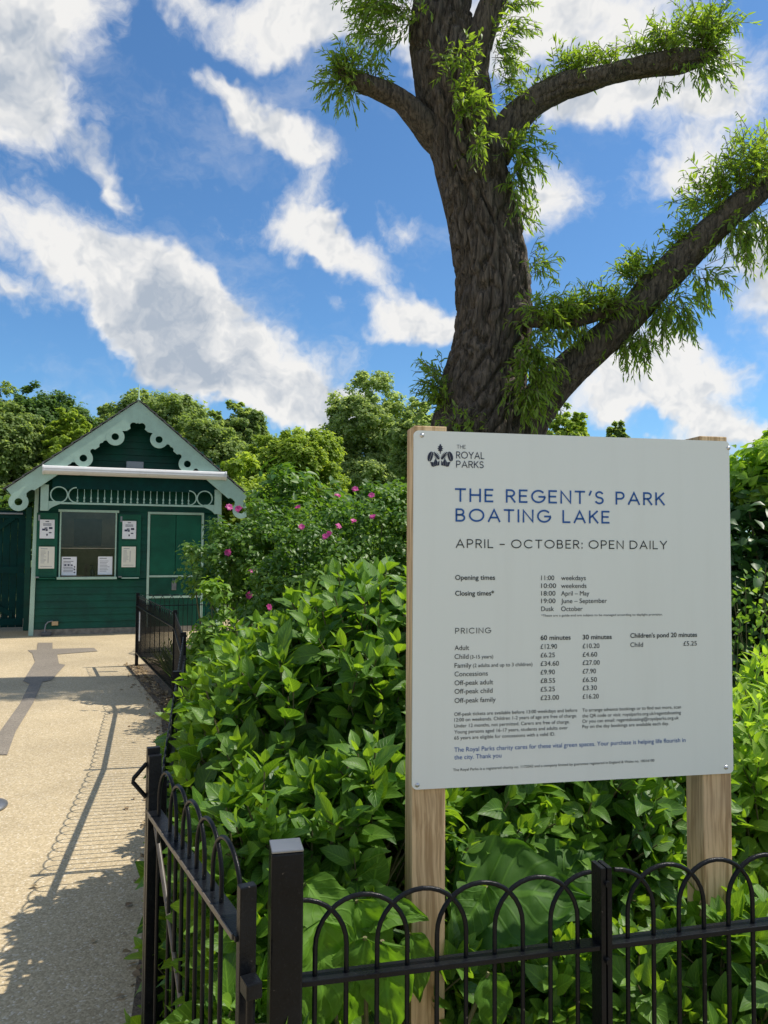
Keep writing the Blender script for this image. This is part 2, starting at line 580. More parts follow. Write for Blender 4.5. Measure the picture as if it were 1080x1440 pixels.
def soil_mat(name, c1, c2, scale=14):
    m, T, b, _ = new_mat(name)
    tc = T.n('ShaderNodeTexCoord')
    n1 = T.noise(tc.outputs['Object'], scale, 8, 0.7)
    n2 = T.noise(tc.outputs['Object'], scale * 5, 4, 0.6)
    f = T.math('ADD', T.math('MULTIPLY', n1.outputs['Fac'], 0.6), T.math('MULTIPLY', n2.outputs['Fac'], 0.4))
    T.l(T.mix(T.ramp(f, 0.35, 0.65), c1, c2), b.inputs['Base Color'])
    b.inputs['Roughness'].default_value = 0.95
    bump(T, b, f, 0.8, 0.03)
    return m


M['soil'] = soil_mat('bed_soil', (0.05, 0.036, 0.024), (0.20, 0.15, 0.095))
M['lawn'] = soil_mat('lawn_ground', (0.035, 0.075, 0.018), (0.09, 0.14, 0.035), 3)

# ------------------------------------------------------------------ setting: ground, path, bed
def sheet(name, pts, z, mat, kind='structure'):
    me = bpy.data.meshes.new(name)
    me.from_pydata([(p[0], p[1], z) for p in pts], [], [tuple(range(len(pts)))])
    me.update()
    return tag(mesh_obj(name, me, mat), kind=kind)


FENCE = [(-0.60, 2.12), (-1.42, 5.5), (-1.98, 7.35), (-3.15, 9.9)]      # line of the path-side fence
sheet('ground', [(-900, -300), (900, -300), (900, 1500), (-900, 1500)], -0.012, M['lawn'])
sheet('path', [(-40, -12), (2.5, -12), (2.5, 0.9), (-0.20, 1.30), (-0.64, 2.08), (-1.49, 5.5), (-2.05, 7.35), (-3.24, 9.95), (-2.6, 10.8), (-1.2, 12.0), (-0.5, 14.9), (-4, 17), (-40, 17)], -0.004, M['path'])
sheet('bed_soil', [(-0.21, 1.3), (2.5, 0.9), (12, 0.9), (12, 12.5), (-1.2, 12.0), (-2.6, 10.75), (-3.28, 9.9), (-2.10, 7.35), (-1.54, 5.5), (-0.69, 2.08)], 0.0, M['soil'])
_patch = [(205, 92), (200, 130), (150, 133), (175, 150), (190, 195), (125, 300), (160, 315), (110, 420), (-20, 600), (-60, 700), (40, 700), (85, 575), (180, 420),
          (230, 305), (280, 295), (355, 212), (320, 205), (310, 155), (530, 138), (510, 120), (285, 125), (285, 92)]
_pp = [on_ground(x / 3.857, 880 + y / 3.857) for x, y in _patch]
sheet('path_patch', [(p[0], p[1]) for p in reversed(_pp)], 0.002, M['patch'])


# ------------------------------------------------------------------ foliage machinery
def leaf_template(na=6, nc=4, wmax=0.42, fold=0.25, droop=0.3, tip=1.6, wave=0.0, base=0.85, crinkle=0.0, seed=0.0, edge=0.0):
    vs, uvs = [], []
    for i in range(na + 1):
        a = i / na
        w = wmax * (math.sin(math.pi * a ** base) ** 0.80) * (1 - 0.30 * a ** (tip + 1)) if 0 < a < 1 else 0.010
        for j in range(nc + 1):
            c = -1 + 2 * j / nc
            ww = w * (1 + edge * mnoise.noise(Vector((a * 5, c * 1.5 + seed * 3, seed))))
            h = fold * abs(c) ** 1.4 * w - droop * a * a + wave * math.sin(a * 11 + c * 2 + seed) * abs(c)
            h += crinkle * mnoise.noise(Vector((a * 6, c * 2.2, seed))) + crinkle * 0.5 * mnoise.noise(Vector((a * 14, c * 5, seed + 5)))
            vs.append((a, c * ww, h))
            uvs.append((a, (c + 1) / 2))
    fs = []
    for i in range(na):
        for j in range(nc):
            o = i * (nc + 1) + j
            fs.append((o, o + 1, o + nc + 2, o + nc + 1))
    return np.array(vs), np.array(fs), np.array(uvs)


QUAD = (np.array([(0, 0, 0), (0.5, -0.5, 0.10), (1, 0, -0.05), (0.5, 0.5, 0.10)], float), np.array([(0, 1, 2, 3)]), np.array([(0, .5), (.5, 0), (1, .5), (.5, 1)], float))
LEAF6 = (np.array([(0, 0, 0), (0.4, -0.32, 0.08), (1, 0, -0.18), (0.4, 0.32, 0.08), (0.45, 0, 0.0)], float), np.array([(0, 1, 4, 4), (1, 2, 4, 4), (2, 3, 4, 4), (3, 0, 4, 4)]), None)


def unit(a):
    return a / np.maximum(np.linalg.norm(a, axis=-1, keepdims=True), 1e-9)


def leaf_mesh(name, P, D, N, L, W, var, templates, mat, parent=None, smooth=True):
    """one mesh of len(P) leaves; D forward, N upper side, L length, W width factor"""
    P, D, N = np.asarray(P, float), unit(np.asarray(D, float)), np.asarray(N, float)
    n = len(P)
    side = unit(np.cross(N, D))
    N = unit(np.cross(D, side))
    L = np.broadcast_to(L, n)
    W = np.broadcast_to(W, n)
    pick = rng.integers(0, len(templates), n)
    Vs, Fs, Us, Va, base = [], [], [], [], 0
    for k, (tv, tf, tu) in enumerate(templates):
        ix = np.where(pick == k)[0]
        if not len(ix):
            continue
        a, c, h = tv[:, 0], tv[:, 1], tv[:, 2]
        v = P[ix][:, None, :] + D[ix][:, None, :] * (a[None, :, None] * L[ix][:, None, None]) + side[ix][:, None, :] * (c[None, :] * (L[ix] * W[ix])[:, None])[..., None] \
            + N[ix][:, None, :] * (h[None, :] * L[ix][:, None])[..., None]
        m = len(tv)
        Vs.append(v.reshape(-1, 3))
        Fs.append((tf[None] + (base + np.arange(len(ix)) * m)[:, None, None]).reshape(-1, tf.shape[1]))
        Us.append(np.broadcast_to((tu if tu is not None else np.zeros((m, 2)))[tf][None], (len(ix),) + tf.shape + (2,)).reshape(-1, 2))
        Va.append(np.repeat(var[ix], m))
        base += len(ix) * m
    V, Fc, U, A = np.concatenate(Vs), np.concatenate(Fs), np.concatenate(Us), np.concatenate(Va)
    me = bpy.data.meshes.new(name)
    me.vertices.add(len(V))
    me.vertices.foreach_set('co', V.astype(np.float32).ravel())
    k = Fc.shape[1]
    me.loops.add(Fc.size)
    me.loops.foreach_set('vertex_index', Fc.astype(np.int32).ravel())
    me.polygons.add(len(Fc))
    me.polygons.foreach_set('loop_start', np.arange(0, Fc.size, k, dtype=np.int32))
    me.polygons.foreach_set('use_smooth', np.full(len(Fc), smooth))
    uvl = me.uv_layers.new(name='UVMap')
    uvl.data.foreach_set('uv', U.astype(np.float32).ravel())
    at_ = me.attributes.new('var', 'FLOAT', 'POINT')
    at_.data.foreach_set('value', A.astype(np.float32))
    me.update(calc_edges=True)
    return mesh_obj(name, me, mat, parent)


HYD = [leaf_template(8, 4, 0.315, 0.30, d, 1.2, w, 0.86, 0.012, k) for k, (d, w) in enumerate(((0.08, 0.01), (0.18, 0.02), (0.30, 0.02), (0.48, 0.03), (-0.06, .02)))]
SLIM = [leaf_template(5, 2, 0.20, 0.4, d, 1.2) for d in (0.0, 0.25, 0.5)]
SMALL = [leaf_template(3, 2, 0.36, 0.35, d, 1.2) for d in (0.0, 0.25, 0.5)]
WIL = [leaf_template(3, 1, 0.10, 0.0, d, 1.0, 0, 0.8) for d in (0.0, 0.25, 0.45)]
BIG = [leaf_template(22, 16, 0.47, 0.16, d, 1.0, 0.03, 0.62, 0.07, k * 2.3, 0.35) for k, d in enumerate((0.15, 0.35, 0.6))]


def rand_dirs(n):
    return unit(rng.normal(size=(n, 3)))


def blob_points(blobs, n, shell=(0.8, 1.02), up_bias=0.0, zmin=0.02):
    """points on the outside of a union of ellipsoids [(centre, radii)], with their outward normals"""
    C = np.array([b[0] for b in blobs], float)
    Rr = np.array([b[1] for b in blobs], float)
    area = (Rr[:, 0] * Rr[:, 1] + Rr[:, 1] * Rr[:, 2] + Rr[:, 0] * Rr[:, 2])
    out_p, out_n = [], []
    tries = 0
    while sum(len(p) for p in out_p) < n and tries < 30:
        tries += 1
        k = rng.choice(len(blobs), size=n, p=area / area.sum())
        u = rand_dirs(n)
        u[:, 2] += up_bias * rng.random(n)
        u = unit(u)
        q = C[k] + u * Rr[k] * rng.uniform(shell[0], shell[1], n)[:, None]
        nn = unit(u / Rr[k])
        ok = q[:, 2] > zmin
        for j in range(len(blobs)):
            dd = np.sum(((q - C[j]) / Rr[j]) ** 2, axis=1)
            ok &= (k == j) | (dd > (shell[0] * 0.93) ** 2)
        out_p.append(q[ok])
        out_n.append(nn[ok])
    return np.concatenate(out_p)[:n], np.concatenate(out_n)[:n]


def shoots(tips, axes, pairs=4, spacing=0.04, lmin=0.05, lmax=0.13, el0=18, el1=72, jitter=0.25, var0=0.2):
    """opposite, crosswise leaf pairs down each shoot; returns leaf arrays and the stems' polylines"""
    P, D, N, L, Va, stems = [], [], [], [], [], []
    for t, a in zip(tips, axes):
        a = a / np.linalg.norm(a)
        o = np.cross(a, rng.normal(size=3))
        o /= np.linalg.norm(o)
        o2 = np.cross(a, o)
        sc = rng.uniform(0.75, 1.15)
        sv = rng.uniform(-0.18, 0.18)
        k_n = pairs + rng.integers(-1, 2)
        for k in range(k_n):
            f = k / max(1, k_n - 1)
            el = R_(el0 + (el1 - el0) * f + rng.uniform(-10, 10))
            base = t - a * (spacing * (k ** 1.15)) * sc
            for s in (1, -1):
                rd = (o if k % 2 == 0 else o2) * s + rng.normal(size=3) * jitter
                rd -= a * np.dot(rd, a)
                rd /= np.linalg.norm(rd)
                d = a * math.cos(el) + rd * math.sin(el)
                P.append(base + d * 0.012)
                D.append(d)
                N.append(a * math.sin(el) - rd * math.cos(el) + rng.normal(size=3) * 0.22)
                L.append((lmin + (lmax - lmin) * min(1, f * 1.6)) * sc * rng.uniform(0.85, 1.15))
                Va.append(np.clip(0.78 - 0.55 * f + sv + rng.uniform(-0.15, 0.15) + var0 - 0.2, 0, 1))
        stems.append((t, t - a * spacing * (k_n ** 1.15) * sc))
    return np.array(P), np.array(D), np.array(N), np.array(L), np.array(Va), stems


def stems_mesh(stems, r, root, name='stem', parent=None, n=5, drop=0.35):
    mb = MB()
    for t, b in stems:
        e = Vector(b) + (Vector(root) - Vector(b)) * drop
        e.z = max(e.z, 0.0)
        m = (Vector(b) + e) / 2 + Vector((0, 0, 0.03))
        mb.tube([t, b, m, e], [r * 0.6, r, r * 1.1, r * 1.3], n, caps=False)
    return mb.build(name, M['stem'], parent)


def shoot_shrub(name, label, cat, blobs, n, mat, temps=HYD, inner=0.5, up=0.55, pairs=4, spacing=0.033, lmin=0.045, lmax=0.108, group=None, keep=None, extra=None, w=1.0, shell=(0.82, 1.03)):
    c = np.mean([b[0] for b in blobs], axis=0)
    root = thing(name, label, cat, (c[0], c[1], 0), 0, group)
    tips, nrm = blob_points(blobs, n, shell)
    t2, n2 = blob_points(blobs, int(n * inner), (0.5, 0.8))
    tips = np.concatenate([tips, t2])
    nrm = np.concatenate([nrm, n2])
    if keep is not None:
        ok = np.array([keep(p) for p in tips])
        tips, nrm = tips[ok], nrm[ok]
    if extra is not None:
        tips = np.concatenate([tips, np.array([e[0] for e in extra])])
        nrm = np.concatenate([nrm, np.array([e[1] for e in extra])])
    ax = unit(nrm * (1 - up) + np.array([0, 0, 1.0]) * up + rng.normal(size=tips.shape) * 0.16)
    P, D, N, L, Va, st = shoots(tips, ax, pairs, spacing, lmin, lmax)
    off = np.array([c[0], c[1], 0])
    leaf_mesh('foliage', P - off, D, N, L, w, Va, temps, mat, root)
    stems_mesh([(a - off, b - off) for a, b in st], 0.0035, (0, 0, 0), 'stem', root)
    return root


# ------------------------------------------------------------------ ticket kiosk
HO = on_ground(40, 894)
H_ANG = R_(19.4)
KU, KZ = 1.31, 1.55          # the kiosk-plane point square to the viewer; trim proud of the wall is measured through it


def build_kiosk():
    root = thing('ticket_kiosk', 'dark green boarded ticket kiosk with pale green scalloped gable and white awning', 'kiosk', (HO[0], HO[1], 0), H_ANG)

    def K(u, z, v):
        k = 1 + v / 14.3
        return KU + (u - KU) * k, KZ + (z - KZ) * k

    W0, W1, DEP = 0.06, 3.13, 3.2
    # lapped boards round the openings
    def lap(mb, u0, u1, z0, z1, ex=0.118):
        z = z0
        while z < z1 - 0.01:
            t = min(z + ex, z1)
            tt = min(t + 0.012, z1)
            mb.add([(u0, 0.0, z), (u1, 0.0, z), (u1, 0.020, tt), (u0, 0.020, tt), (u0, 0.05, z), (u1, 0.05, z), (u1, 0.05, tt), (u0, 0.05, tt)],
                   [(0, 1, 2, 3), (0, 4, 5, 1), (3, 2, 6, 7), (0, 3, 7, 4), (1, 5, 6, 2)])
            z = t
    mb = MB()
    lap(mb, W0, 1.88, 0.10, 0.955)
    lap(mb, W0, 0.45, 0.955, 2.13)
    lap(mb, 1.37, 1.88, 0.955, 2.13)
    lap(mb, 2.86, W1, 0.10, 2.13)
    lap(mb, W0, W1, 2.13, 2.66)
    # gable triangle boards
    z = 2.66
    while z < 3.95:
        hw = max(0.02, (4.02 - z) / 0.775)
        lap(mb, max(W0, 1.69 - hw), min(W1, 1.69 + hw), z, z + 0.118)
        z += 0.118
    mb.build('siding', M['dark_green'], root)
    # solid side and rear walls
    wl = MB()
    wl.box(W0, W0 + 0.05, 0.052, DEP, 0.0, 2.62).box(W1 - 0.05, W1, 0.052, DEP, 0.0, 2.62).box(W0 + 0.05, W1 - 0.05, DEP - 0.05, DEP, 0.0, 2.62)
    wl.build('wall', M['dark_green'], root)
    inn = MB()
    inn.box(W0 + 0.06, 1.80, 1.25, 1.30, 0.05, 2.60).box(1.80, 1.84, 0.06, 1.30, 0.05, 2.60).box(W0 + 0.06, 1.80, 0.06, 1.25, 2.60, 2.63).box(W0 + 0.052, W0 + 0.075, 0.06, 1.25, 0.05, 2.6)
    inn.box(0.46, 1.36, 0.06, 0.55, 0.90, 0.94)
    io = inn.build('interior_wall', M['interior'], root)
    pc = MB()
    pc.box(0.62, 1.10, 1.215, 1.245, 1.52, 2.02)
    pc.build('interior_board', M['slate'], root)
    pl = MB()
    pl.box(W0 - 0.03, W1 + 0.02, -0.015, 0.30, -0.02, 0.097)
    pl.build('plinth', M['concrete'], root)
    # corner boards
    cb = MB()
    cb.add([(0.0, -0.03, 0.0), (0.075, -0.03, 0.0), (0.105, -0.03, 2.55), (0.045, -0.03, 2.55), (0.0, 0.03, 0.0), (0.075, -0.001, 0.0), (0.105, -0.001, 2.55), (0.045, 0.03, 2.55)],
           [(0, 1, 2, 3), (4, 7, 6, 5), (0, 4, 5, 1), (3, 2, 6, 7), (0, 3, 7, 4), (1, 5, 6, 2)])
    cb.build('corner_board', M['pale_green'], root)
    cb = MB().box(3.105, 3.175, -0.03, -0.001, 0.0, 2.55)
    cb.build('corner_board', M['pale_green'], root)
    # roof: two slabs of slate, then the verge boards
    ap_u, ap_z = K(1.69, 4.105, -0.42)
    el_u, el_z = K(-0.42, 2.455, -0.42)
    er_u, er_z = K(3.67, 2.455, -0.42)
    rf = MB()
    for (eu, ez, sg) in ((el_u, el_z, -1), (er_u, er_z, 1)):
        du, dz = eu - ap_u, ez - ap_z
        ln = math.hypot(du, dz)
        tu, tz = du / ln, dz / ln
        nu, nz = (-tz, tu) if sg > 0 else (tz, -tu)
        courses = 14
        for i in range(courses):
            a0, a1 = ln * i / courses, ln * (i + 1) / courses + 0.03
            lift0, lift1 = 0.004, 0.022
            pts = [(ap_u + tu * a0 + nu * lift0, ap_z + tz * a0 + nz * lift0), (ap_u + tu * a1 + nu * lift1, ap_z + tz * a1 + nz * lift1),
                   (ap_u + tu * a1 + nu * (lift1 + 0.014), ap_z + tz * a1 + nz * (lift1 + 0.014)), (ap_u + tu * a0 + nu * (lift0 + 0.014), ap_z + tz * a0 + nz * (lift0 + 0.014))]
            rf.prism(pts if sg > 0 else pts[::-1], -0.45, DEP + 0.25)
    rf.build('roof', M['slate'], root)
    # scalloped bargeboards
    def wprof(s):
        w = 0.268
        if s < 0.27:
            w = 0.297
        elif s < 0.39:
            w = 0.297 - math.sqrt(max(0, 0.06 ** 2 - (s - 0.33) ** 2)) * 0.95
        elif s < 0.47:
            w = 0.305
        elif s < 0.53:
            w = 0.305 - 0.037 * (s - 0.47) / 0.06
        for c in (0.875, 0.95, 1.13, 1.51, 1.58, 2.30, 2.36):
            if abs(s - c) < 0.04:
                w -= math.sqrt(0.04 ** 2 - (s - c) ** 2) * 0.95
        for c in (0.688, 1.322, 2.56):
            if abs(s - c) < 0.11:
                w = 0.205
        return w
    for (eu, ez, sg) in ((el_u, el_z, -1), (er_u, er_z, 1)):
        du, dz = eu - ap_u, ez - ap_z
        ln = math.hypot(du, dz)
        tu, tz = du / ln, dz / ln
        nu, nz = (tz, -tu) if sg > 0 else (-tz, tu)          # inward, downward
        bb = MB()
        ss = [i * 0.012 for i in range(int((ln - 0.01) / 0.012) + 1)]
        pts_top, pts_bot = [], []
        for s_ in ss:
            w = wprof(s_)
            bu, bz = ap_u + tu * s_ + nu * w, ap_z + tz * s_ + nz * w
            if (sg < 0 and bu > ap_u) or (sg > 0 and bu < ap_u):
                f = abs((ap_u - (ap_u + tu * s_)) / (nu * w)) if w else 0
                bu, bz = ap_u + sg * 0.001, ap_z - 0.297 * 1.266
            pts_top.append((ap_u + tu * s_, ap_z + tz * s_))
            pts_bot.append((bu, bz))
        y0, y1 = -0.42, -0.385
        n = len(ss)
        vs = [(u, y0, z) for u, z in pts_top] + [(u, y0, z) for u, z in pts_bot] + [(u, y1, z) for u, z in pts_top] + [(u, y1, z) for u, z in pts_bot]
        fs = []
        for i in range(n - 1):
            q = (i, i + 1, n + i + 1, n + i)
            fs += [q if sg < 0 else q[::-1], tuple(x + 2 * n for x in (q[::-1] if sg < 0 else q)), (n + i, n + i + 1, 3 * n + i + 1, 3 * n + i)]
        fs += [(n - 1, 2 * n - 1, 4 * n - 1, 3 * n - 1)]
        bb.add(vs, fs)
        for s_ in (0.688, 1.322, 2.56):
            w = 0.278
            bb.ring(ap_u + tu * s_ + nu * w, ap_z + tz * s_ + nz * w, 0.150, 0.060, y0 - 0.002, y1 + 0.002, 36)
        # boarding seam and soffit behind
        bb.build('bargeboard', M['pale_green'], root)
        sf = MB()
        q = [(ap_u + nu * 0.004, ap_z + nz * 0.004 - 0.004), (eu + nu * 0.004, ez + nz * 0.004), (eu + nu * 0.03, ez + nz * 0.03), (ap_u + nu * 0.03, ap_z + nz * 0.03 - 0.004)]
        sf.prism(q if sg < 0 else q[::-1], -0.384, DEP + 0.2)
        sf.build('soffit', M['dark_green'], root)
    fi = MB()
    fi.lathe([(0.001, 0.30), (0.008, 0.28), (0.010, 0.06), (0.03, 0.03), (0.025, 0.0), (0.02, -0.05)], 10, (ap_u, -0.40, ap_z))
    fi.build('finial', M['pale_green'], root)
    # dark beam behind the frieze and awning
    v0 = -0.30
    vu0, vz0 = K(0.31, 2.50, v0)
    vu1, vz1 = K(3.14, 2.80, v0)
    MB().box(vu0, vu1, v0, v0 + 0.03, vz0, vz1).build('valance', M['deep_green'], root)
    MB().box(0.10, 3.12, -0.265, -0.004, 2.80, 2.84).build('awning_box', M['dark_green'], root)
    aw = MB()
    v1 = -0.48
    au0, az0 = K(0.17, 2.76, v1)
    au1, az1 = K(3.235, 2.88, v1)
    prof = [(-0.50, az0 + 0.035), (-0.505, az0 + 0.085), (-0.495, az0 + 0.113), (-0.46, az0 + 0.130), (-0.40, az0 + 0.137), (-0.34, az0 + 0.137), (-0.33, az0 + 0.02), (-0.36, az0 - 0.012), (-0.44, az0 - 0.012), (-0.485, az0 + 0.015)]
    n = len(prof)
    vs = [(au0, y, z) for y, z in prof] + [(au1, y, z) for y, z in prof]
    aw.add(vs, [tuple((i, (i + 1) % n, (i + 1) % n + n, i + n)) for i in range(n)], False)
    aw.box(au0 + 0.002, au1 - 0.002, -0.512, -0.498, az0 + 0.040, az0 + 0.048)
    ao = aw.build('awning_cassette', M['white_metal'], root)
    for (a, b) in ((au0 - 0.022, au0), (au1, au1 + 0.022)):
        e = MB()
        pr = [(0.42 * 0 + y * 1.0 + (-0.012 if y < -0.42 else 0.008), z + (0.008 if z > az0 + 0.05 else -0.008)) for y, z in prof]
        vs = [(a, y, z) for y, z in pr] + [(b, y, z) for y, z in pr]
        e.add(vs, [tuple((i, (i + 1) % n, (i + 1) % n + n, i + n)) for i in range(n)] + [tuple(reversed(range(n))), tuple(range(n, 2 * n))])
        e.build('awning_end_cap', M['white_metal'], ao)
    # spindle frieze
    y0, y1 = -0.31, -0.275
    fr = MB()
    def KF(u, z):
        return K(u, z, -0.30)
    bu0, bz0 = KF(0.30, 2.235)
    bu1, bz1 = KF(2.99, 2.275)
    bz1 = bz0 + 0.030
    fr.box(bu0 + 0.13, bu1 - 0.13, y0, y1, bz0, bz1)
    for u0, u1, sg in ((0.130, 0.255, 1), (3.045, 3.165, -1)):
        a0, b0 = KF(u0, 2.115)
        a1, b1 = KF(u1, 2.56)
        if sg > 0:
            fr.box(a0, a1, y0 - 0.012, y1 + 0.01, b0, b1)
        else:
            fr.box(a0, a1, y0 - 0.012, y1 + 0.01, b0, b1)
        # quarter bracket
        cu = a1 if sg > 0 else a0
        pts = [(cu, bz0 + 0.045)]
        ns = 10
        for i in range(ns + 1):
            t = i / ns * math.pi / 2
            pts.append((cu + sg * (0.18 - 0.18 * math.cos(t)) if False else cu + sg * 0.18 * math.sin(t) , b0 + (bz0 - b0) * (1 - math.cos(t)) ** 0.8 if False else b0 + (bz0 - b0) * math.sin(t) ** 0.6))
        pts.append((cu + sg * 0.18, bz0 + 0.045))
        fr.prism(pts if sg > 0 else pts[::-1], y0 + 0.003, y1 - 0.003)
    for u in (0.42, 2.87):
        cu, cz = KF(u, 2.395)
        fr.ring(cu, cz, 0.140, 0.121, y0 - 0.003, y1 + 0.003, 32)
    for u, a0, a1 in ((0.70, 90, 270), (2.59, -90, 90)):
        cu, cz = KF(u, 2.395)
        fr.ring(cu, cz, 0.136, 0.118, y0 - 0.002, y1 + 0.002, 20, R_(a0), R_(a1))
    fo = fr.build('frieze', M['pale_green'], root)
    sp0 = None
    for i in range(18):
        u = 0.715 + (2.585 - 0.715) * i / 17
        cu, cz = KF(u, 2.27)
        if sp0 is None:
            m_ = MB()
            m_.lathe([(0.007, 0), (0.016, 0.01), (0.016, 0.03), (0.007, 0.045), (0.018, 0.075), (0.007, 0.105), (0.006, 0.14), (0.0045, 0.20), (0.0045, 0.235)], 10)
            sp0 = m_.build('spindle', M['pale_green'], root)
            o = sp0
        else:
            o = link(sp0.copy(), root)
        o.location = (cu, -0.2925, cz)
    # window
    wf = MB()
    wf.box(0.42, 1.40, -0.055, -0.002, 2.10, 2.14).box(0.445, 0.468, -0.03, 0.05, 0.985, 2.10).box(1.345, 1.368, -0.03, 0.05, 0.985, 2.10).box(0.42, 1.385, -0.09, 0.05, 0.945, 0.985)
    wo = wf.build('window', M['pale_green'], root)
    gm = bpy.data.materials.new('window_glass')
    gm.use_nodes = True
    T = NT(gm.node_tree)
    out = T.n('ShaderNodeOutputMaterial')
    tr = T.n('ShaderNodeBsdfTransparent')
    tr.inputs[0].default_value = (0.80, 0.80, 0.76, 1)
    gl = T.n('ShaderNodeBsdfGlossy')
    gl.inputs['Roughness'].default_value = 0.03
    fn = T.n('ShaderNodeFresnel')
    fn.inputs[0].default_value = 1.55
    mx = T.n('ShaderNodeMixShader')
    T.l(fn.outputs[0], mx.inputs[0])
    T.l(tr.outputs[0], mx.inputs[1])
    T.l(gl.outputs[0], mx.inputs[2])
    T.l(mx.outputs[0], out.inputs[0])
    MB().box(0.468, 1.345, 0.018, 0.024, 0.985, 2.10).build('pane', gm, wo)
    MB().box(0.468, 1.345, 0.004, 0.016, 1.474, 1.481).build('glazing_bar', M['interior'], wo)
    # folded-back shutters
    for u0, u1 in ((0.085, 0.415), (1.405, 1.77)):
        sh = MB()
        st = 0.06
        sh.box(u0, u1, -0.032, -0.004, 0.985, 2.075)
        sh.box(u0, u0 + st, -0.048, -0.0325, 0.985, 2.075).box(u1 - st, u1, -0.048, -0.0325, 0.985, 2.075)
        for z0, z1 in ((0.985, 1.06), (1.53, 1.61), (1.99, 2.075)):
            sh.box(u0 + st, u1 - st, -0.047, -0.0325, z0, z1)
        so = sh.build('shutter', M['door_green'], root)
        MB().box(u0 + 0.02, u0 + 0.05, -0.055, -0.049, 1.94, 2.04).build('hinge', M['grey_metal'], so)
        MB().box(u0 + 0.005, u0 + 0.06, -0.12, -0.049, 0.975, 0.995).build('stay', M['grey_metal'], so)
        tr_ = MB()
        tr_.box(u0 + 0.06, u1 - 0.02, -0.13, -0.049, 0.955, 0.972)
        tr_.build('shelf', M['door_green'] if u0 < 1 else M['pale_green'], so)
    # door
    df = MB()
    df.box(1.885, 1.925, -0.035, 0.03, 0.10, 2.13).box(2.82, 2.86, -0.035, 0.03, 0.10, 2.13).box(1.925, 2.82, -0.035, 0.03, 2.09, 2.13)
    do = df.build('door', M['pale_green'], root)
    for u0, u1 in ((1.93, 2.368), (2.376, 2.815)):
        MB().cbox(u0, u1, -0.012, 0.028, 1.005, 2.085, 0.006).build('door_panel', M['door_green'], do)
    MB().box(1.93, 2.815, -0.010, 0.026, 0.64, 0.968).build('lower_panel', M['dark_green'], do)
    MB().box(1.93, 2.815, -0.010, 0.026, 0.10, 0.598).build('lower_panel', M['dark_green'], do)
    MB().box(1.926, 2.819, -0.03, 0.02, 0.97, 1.003).box(1.926, 2.819, -0.03, 0.02, 0.60, 0.636).build('ledge', M['pale_green'], do)
    lk = MB()
    lk.cbox(2.315, 2.395, -0.045, -0.0105, 0.74, 0.90, 0.006).tube([(2.335, -0.03, 0.90), (2.335, -0.03, 0.95), (2.375, -0.03, 0.95), (2.375, -0.03, 0.90)], 0.006, 8)
    lk.build('key_safe', M['grey_metal'], do)
    lp = MB()
    lp.cbox(1.50, 1.79, -0.20, 0.015, 2.87, 3.0, 0.012)
    lp.build('floodlight', M['grey_metal'], root)
    pp = MB()
    pp.tube([(0.255, -0.06, 0.0), (0.255, -0.06, 0.10), (0.265, -0.055, 0.18), (0.30, -0.05, 0.225), (0.37, -0.04, 0.24)], 0.012, 8)
    pp.build('conduit', M['grey_metal'], root)
    MB().cbox(0.36, 0.46, -0.06, -0.003, 0.165, 0.235, 0.008).build('socket_box', M['tan'], root)
    MB().cbox(0.20, 0.36, -0.12, -0.03, 0.0, 0.06, 0.01).build('drain', M['slate'], root)
    return root


def kpos(u, v, z):
    c, s = math.cos(H_ANG), math.sin(H_ANG)
    return (HO[0] + c * u - s * v, HO[1] + s * u + c * v, z)


def notice(label, u0, u1, z0, z1, v, mat, style, group='notices on the kiosk front'):
    root = thing('paper_notice', label, 'notice', kpos(u0, v, z0), H_ANG, group)
    w, h = u1 - u0, z1 - z0
    MB().box(0, w, -0.003, 0, 0, h).build('sheet', mat, root)
    mb = MB()
    if style == 'pictures':
        mb.box(w * .38, w * .62, -.0045, -.0031, h * .88, h * .92)
        for k in range(3):
            mb.box(w * .22, w * .78, -.0045, -.0031, h * (.78 - .05 * k), h * (.80 - .05 * k))
        for x, y, a, b in ((.16, .42, .22, .10), (.40, .40, .14, .10), (.62, .50, .24, .11), (.32, .52, .2, .06), (.45, .15, .1, .1), (.62, .28, .18, .06)):
            mb.box(w * x, w * (x + a), -.0045, -.0031, h * y, h * (y + b))
        mb.build('print', M['ink_dark'], root)
    elif style == 'table':
        mb.box(w * .12, w * .55, -.0045, -.0031, h * .89, h * .92)
        for k in range(11):
            mb.box(w * .12, w * rng.uniform(.3, .5), -.0045, -.0031, h * (.80 - .055 * k), h * (.815 - .055 * k))
        mb.box(w * .58, w * .62, -.0045, -.0031, h * .25, h * .80)
        mb.box(w * .12, w * .85, -.0045, -.0031, h * .09, h * .11)
        mb.build('print', M['ink_grey'], root)
    else:
        mb.box(w * .1, w * .6, -.0045, -.0031, h * .87, h * .92)
        for k in range(8):
            mb.box(w * .12, w * rng.uniform(.6, .9), -.0045, -.0031, h * (.74 - .08 * k), h * (.765 - .08 * k))
        if style == 'icons':
            for x, y in ((.2, .52), (.42, .52), (.64, .52), (.82, .42), (.82, .28), (.82, .12)):
                mb.box(w * x, w * (x + .09), -.006, -.0046, h * y, h * (y + .07))
        mb.build('print', M['ink_dark'] if style == 'icons' else M['ink_grey'], root)


